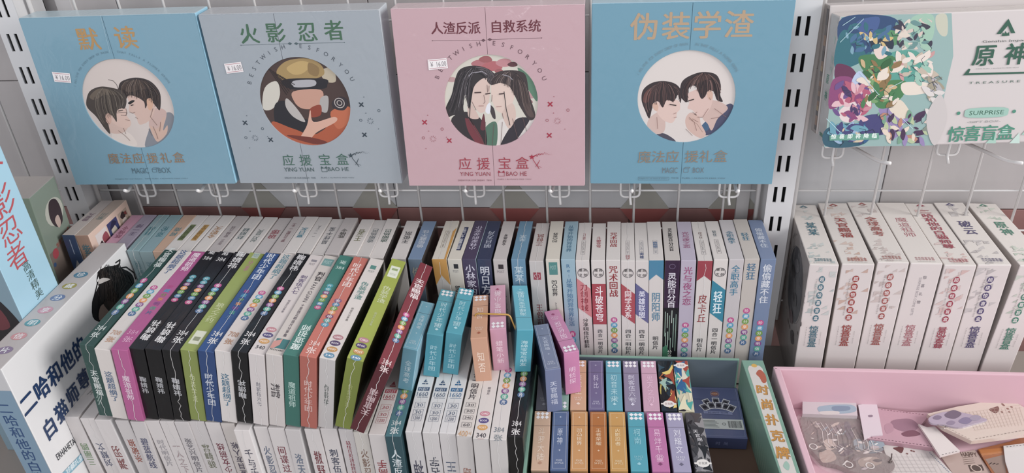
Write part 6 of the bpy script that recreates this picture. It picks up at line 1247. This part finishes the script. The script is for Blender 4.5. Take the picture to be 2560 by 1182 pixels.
o = item('trinket_bag', [(1120,605),(1580,662),(1500,760),(1640,952),(1590,955),(1000,872),(1130,850)], -.7254, -.7195, mat('#bc8c9a', .25, 1.0, .6, var=.12), 'pink printed trinket bag with white header card', 'bag', prints=pr_pink)
item('header_card', [(945,575),(1108,550),(1165,842),(1060,850),(1000,882)], -.7194, -.7175, mat('#cdbcc4', .35, .6), None, None, parent=o, prints=lambda pr, Z: pr.smooth(Z([(1035,668),(1070,665),(1072,682),(1040,684)]), '#8a7484'))
def pr_cream(pr, Z):
    pr.smooth(Z([(2110,615),(2150,600),(2190,590),(2200,625),(2170,650),(2130,635)]), '#7a4c44')
    for x, y in ((2240,580),(2275,610),(2225,640),(2310,595),(2290,640),(2230,570)): pr.disc(*Z([(x, y)])[0], .0014, '#8a5c50')
    for k in range(16): pr.line(Z([(1900+k*32, 640-k*3), (1985+k*30, 800-k*3)]), .0003, '#bfa898')
    for k in range(7): pr.line(Z([(1890+k*14, 650+k*26), (2400, 575+k*26)]), .0003, '#c4ae9e')
    dashes(pr, Z, (1990,880), (2440,800), 14, '#7a6860', .0006); dashes(pr, Z, (1700,760), (1950,890), 9, '#8a7870', .0006)
o = item('trinket_bag', [(1560,655),(1830,590),(2285,512),(2440,610),(2440,835),(1955,897),(1700,775)], -.7150, -.7095, mat('#cbb6a8', .3, .9, .4, var=.06), 'cream printed trinket bag with violet charm near the rear wall', 'bag', prints=pr_cream)
item('violet_charm', [(1575,690),(1700,640),(1850,640),(2050,690),(2090,710),(1990,740),(1840,775),(1700,750),(1600,740)], -.7094, -.7070, mat('#a898ac', .2, .9, .3, var=.15), None, None, smooth=True, parent=o, prints=lambda pr, Z: [pr.smooth(Z([(x-s, y), (x, y-s*.5), (x+s, y-s*.1), (x+s*.3, y+s*.5), (x-s*.7, y+s*.4)]), c, 4) for x, y, s, c in ((1790,660,75,'#6c5c70'),(1650,688,40,'#7c6c84'),(1770,735,40,'#887890'),(1900,715,60,'#7c7090'),(1990,690,50,'#94889c'))])
item('paper_strip', [(1480,745),(1560,775),(1625,765),(1852,985),(1675,1032),(1560,860)], -.7188, -.7160, mat('#d0c4c0', .4, .6), 'crumpled white header strip between the pink and cream bags', 'paper', prints=lambda pr, Z: dashes(pr, Z, (1690,1020), (1840,985), 5, '#4c4040', .0006))
def ring_item():
    P = [flat(1880+x/3.56, 850+y/3.56, -.7205) for x, y in ((1245,1010),(1240,1060),(1215,1085),(1228,1092),(1245,1080))]
    o = from_bm('metal_hook', tube_bm(arc_pts([(p.x, p.y, p.z+H0) for p in P], .002, 4), .0006, 6), mat('#5c5450', .3, metal=.8), None, True); tag(o, 'small bent metal hook beside the charm in the pink tray', 'hook')
    P = [(flat(1880+1690/3.56, 850+768/3.56, -.708))]; c = P[0]
    o = from_bm('key_ring', tube_bm([(c.x+.004*math.cos(k*.5236), c.y+.004*math.sin(k*.5236), c.z+H0) for k in range(12)], .0006, 6, closed=True), mat('#b0a4a0', .25, metal=.9), None, True); tag(o, 'tiny silver key ring on the cream trinket bag', 'key ring')
ring_item()

# ------------------------------------------------------------------ boxes at the left end
def slab_box():
    x1, y0, zt, w, dl = -.6200, .5825, -.5170, .0330, .2535; dims = (w, dl, .2145)
    o = place(link(hull('boxed_set', dims, {'rest': '#c6bfbc', 'top': '#b8aeac', 'front': '#b8b6b8', 'right': '#dedcdd'}, bev=.0012, wrap=.2)), (x1-w/2, y0, zt, 0, 0, 0, *dims))
    tag(o, 'tall white boxed set with dark blue title and black hair picture', 'boxed set')
    f = face(dims, 'top')
    for k, ch in enumerate('珍藏分享明信片'):
        t = .30+.58*k/6; f.disc(f.w*.5, f.h*(1-t), f.w*.27, ['#3f7ea0', '#a09440', '#6478a8', '#cf8a9c', '#4a94a0', '#d08c90', '#8c7898'][k], ry=f.h*.026, n=20); f.char(ch, f.w*.5, f.h*(1-t), f.w*.34, f.h*.04, '#dcdcdc')
    f.build('top_print', o, .2)
    f = face(dims, 'front'); f.rect(.0008, .0008, f.w-.0008, f.h*.86, '#6f8ea6')
    for k, ch in enumerate('二哈和他的白猫师尊'): f.char(ch, f.w*.45, f.h*(.74-.083*k), f.w*.5, f.h*.08, '#24487c', 0, 1)
    f.build('front_print', o, .2)
    f = face(dims, 'right'); zz = H0
    def uv(px, py):                                     # measured on the cover plane
        r = from_eye(px, py); s = x1/r.x; return (r.y*s-y0, r.z*s-(zt-dims[2]))
    Z = lambda ox, oy, s, pts: [uv(ox+x/s, oy+y/s) for x, y in pts]
    A = lambda c, pts: f.smooth([(min(max(a, .002), f.w-.002), b) for a, b in Z(0, 400, 2.956, pts)], c, 4)
    A('#1c1a1c', [(720,830),(780,790),(850,778),(880,760),(872,745),(890,760),(875,790),(900,800),(960,830),(990,880),(985,960),(930,1000),(850,1182),(700,1182),(680,1050),(715,960),(740,900)])
    rr = random.Random(8)
    for k in range(60):
        xa, ya = rr.uniform(735, 900), rr.uniform(770, 840); dx = rr.uniform(-60, 110); L_ = rr.uniform(80, 330)
        f.line([(min(max(q[0], .002), f.w-.002), q[1]) for q in Z(0, 400, 2.956, [(xa, ya), (xa+dx*.5, ya+L_*.4), (xa+dx*.6+rr.uniform(-12, 12), ya+L_*.75), (xa+dx*.3, ya+L_)])], rr.uniform(.0004, .0012), rr.choice(['#1c1a1c', '#141214', '#342c2a', '#46403e']))
    for p in ([(870,800),(930,790),(985,830),(1000,880)], [(880,830),(950,850),(990,930)], [(850,760),(885,735),(880,780),(845,810)], [(760,810),(725,830),(715,880)], [(900,880),(960,900),(985,950)], [(720,900),(700,980),(680,1060)]):
        f.line([(min(max(q[0], .002), f.w-.002), q[1]) for q in Z(0, 400, 2.956, p)], .0018, '#1c1a1c')
    A('#8c7468', [(740,1080),(800,1060),(830,1120),(800,1180),(730,1180)]); A('#c4bcb8', [(725,890),(760,870),(810,880),(770,900),(730,915)]); A('#2c2624', [(760,1060),(820,1040),(860,1100),(830,1140)])
    B = lambda x, y: uv(x/2.94, 780+y/2.94)
    f.seg = 'title_lettering'; TS = .0238; f.row('二哈和他的', B(205, 665), B(578, 265), TS, '#1f3c6e', 2, 0, TS*1.2); f.row('白猫师尊', B(365, 850), B(610, 495), TS*.92, '#1f3c6e', 2, 0, TS*1.15); f.seg = 'caption_lettering'
    pts = glyphs('ERHAHETADEBAIMAOSHIZUN'); P0, P1 = Vector(B(425, 1090)), Vector(B(760, 760)); a, b_, c, d = pts[2]
    f.add([(P0.x+(P1.x-P0.x)*(x-a)/(b_-a), P0.y+(P1.y-P0.y)*(x-a)/(b_-a)+(y-c)/(d-c)*.009) for x, y in pts[0]], pts[1], '#1c2430')
    f.poly([B(455, 1182), B(620, 1010), B(620, 1075), B(500, 1200)][::-1], '#74acc4'); f.row('珍藏礼盒', B(500, 1160), B(590, 1070), .0085, '#dce8ee', 1)
    f.build('cover_print', o, .2)
slab_box()
def strip_box():
    xr, y0, zt = -.6545, .6700, -.290; dims = (.105, .0700, .442)
    o = place(link(hull('boxed_set', dims, {'rest': '#86b8cc', 'front': '#6f8c9c', 'right': '#9ccde4'}, bev=.001, wrap=.1)), (xr-dims[0]/2, y0, zt, 0, 0, 0, *dims)); tag(o, 'tall light blue boxed set with red outlined characters at the shelf end', 'boxed set')  # lighter right side and darker front: light and shade put into the colours
    f = face(dims, 'right')
    def uv(px, py): r = from_eye(px, py); s_ = xr/r.x; return (r.y*s_-y0, r.z*s_-(zt-dims[2]))
    for ch, x, y, s_ in (('火', -28, 395, .036), ('影', 4, 505, .042), ('忍', 25, 577, .036), ('者', 43, 640, .034)):
        cx, cy = uv(x, y); f.char(ch, max(cx, .018), cy, s_, s_*.9, '#cc4c54', 0, 0)
    for k, ch in enumerate('高清精美'): f.char(ch, *uv(66+k*10.5, 665+k*22.5), .0135, .0125, '#3f5c54', 0, 0)
    f.build('side_print', o, .1)
    f = face(dims, 'front'); w, h = f.w, f.h
    f.smooth([(.01, h-.15), (.06, h-.17), (.085, h-.20), (.100, h-.235), (.101, h-.27), (.08, h-.28), (.01, h-.28)], '#221c22', 5); f.smooth([(.05, h-.19), (.08, h-.21), (.085, h-.24), (.06, h-.24)], '#6c2c34', 4); f.ring(.082, h-.262, .008, .0015, '#c4c4c8')
    f.build('front_print', o, .1)
strip_box()
def green_box():
    p = list(POSE['B']); p[8] = .298; dims = tuple(p[6:9])
    o = place(link(hull('boxed_set', dims, {'rest': '#93a18c', 'top': '#a89e98', 'front': '#93a48c', 'right': '#7f8f80'}, bev=.001, wrap=.15)), p); tag(o, 'pale green boxed set with a small round portrait behind the first upright', 'boxed set')
    f = face(dims, 'right'); w, h = f.w, f.h
    f.rect(.001, .001, w-.001, h*.72, '#7d6c62'); f.disc(w*.62, h*.865, w*.34, '#b9b9ac', ry=h*.062); f.smooth([(w*.42, h*.87), (w*.55, h*.92), (w*.78, h*.91), (w*.86, h*.86), (w*.8, h*.80), (w*.6, h*.79), (w*.45, h*.82)], '#3a2c34', 4)
    f.smooth([(w*.55, h*.83), (w*.7, h*.84), (w*.72, h*.80), (w*.6, h*.785)], '#c4a89c', 4)
    for k in range(6): f.char('惊喜分享盲盒'[k], w*(.38+.1*k), h*(.725+.004*k), w*.11, h*.022, '#a8483c')
    f.disc(w*.22, h*.70, w*.11, '#b8404c'); f.disc(w*.05+.002, h*.66, w*.05, '#3c5c8c'); f.build('cover_print', o, .15)
green_box()
c1 = carton('postcard_box', 'C1', {'rest': '#c4b4ac', 'front': '#c0b6b4', 'top': '#c0b2ac'}, 'thin white postcard box with navy notched front, beside the peach box', 'postcard box', top=[('s', '偷星九', .38, .62, .5, '#7a5a70', 180)],
    front=[('p', '#3f5480', [(0, 0), (1, 0), (1, .30), (.5, .17), (0, .26)]), ('r', '#a8b8d0', .03, .13, .45, .52)], wrap=.4, fix={8: .226})
def c2_art(f):
    w, h = f.w, f.h
    y0, y1 = h-.034, h-.008; q = lambda u, v: (w*u, y0+(y1-y0)*v)
    f.rect(w*.12, y0, w*.38, y1, '#d6ccc8'); f.smooth([q(.24, .6), q(.36, .75), q(.38, .2), q(.28, .1)], '#a04450', 4); f.smooth([q(.14, .35), q(.22, .5), q(.22, .05), q(.15, .02)], '#3a3034', 4)
    f.rect(w*.41, y0, w*.66, y1, '#3a4278'); f.smooth([q(.47, .55), q(.56, .7), q(.6, .3), q(.5, .1)], '#c4b8a8', 4); f.smooth([q(.45, .6), q(.54, .95), q(.63, .75), q(.54, .62)], '#202850', 4)
    f.rect(w*.70, y0, w*.93, y1, '#b9a08c'); f.smooth([q(.74, .75), q(.82, .95), q(.88, .7), q(.8, .55)], '#3c2c2c', 4); f.smooth([q(.76, .5), q(.85, .55), q(.88, .1), q(.76, .1)], '#d4c4b8', 4); f.smooth([q(.84, .8), q(.9, .85), q(.9, .6)], '#8c3c38', 4)
carton('postcard_box', 'C2', {'rest': '#dcb8a4', 'front': '#c09078', 'top': '#c0a898', 'right': '#dfbca8'}, 'peach postcard box with a row of small pictures on its side', 'postcard box', top=[('s', '紫川', .38, .58, .5, '#7c8a84', 180)], front=[('s', '紫川', .06, .24, .6, '#54808c')], right=c2_art, wrap=.3, fix={8: .226})
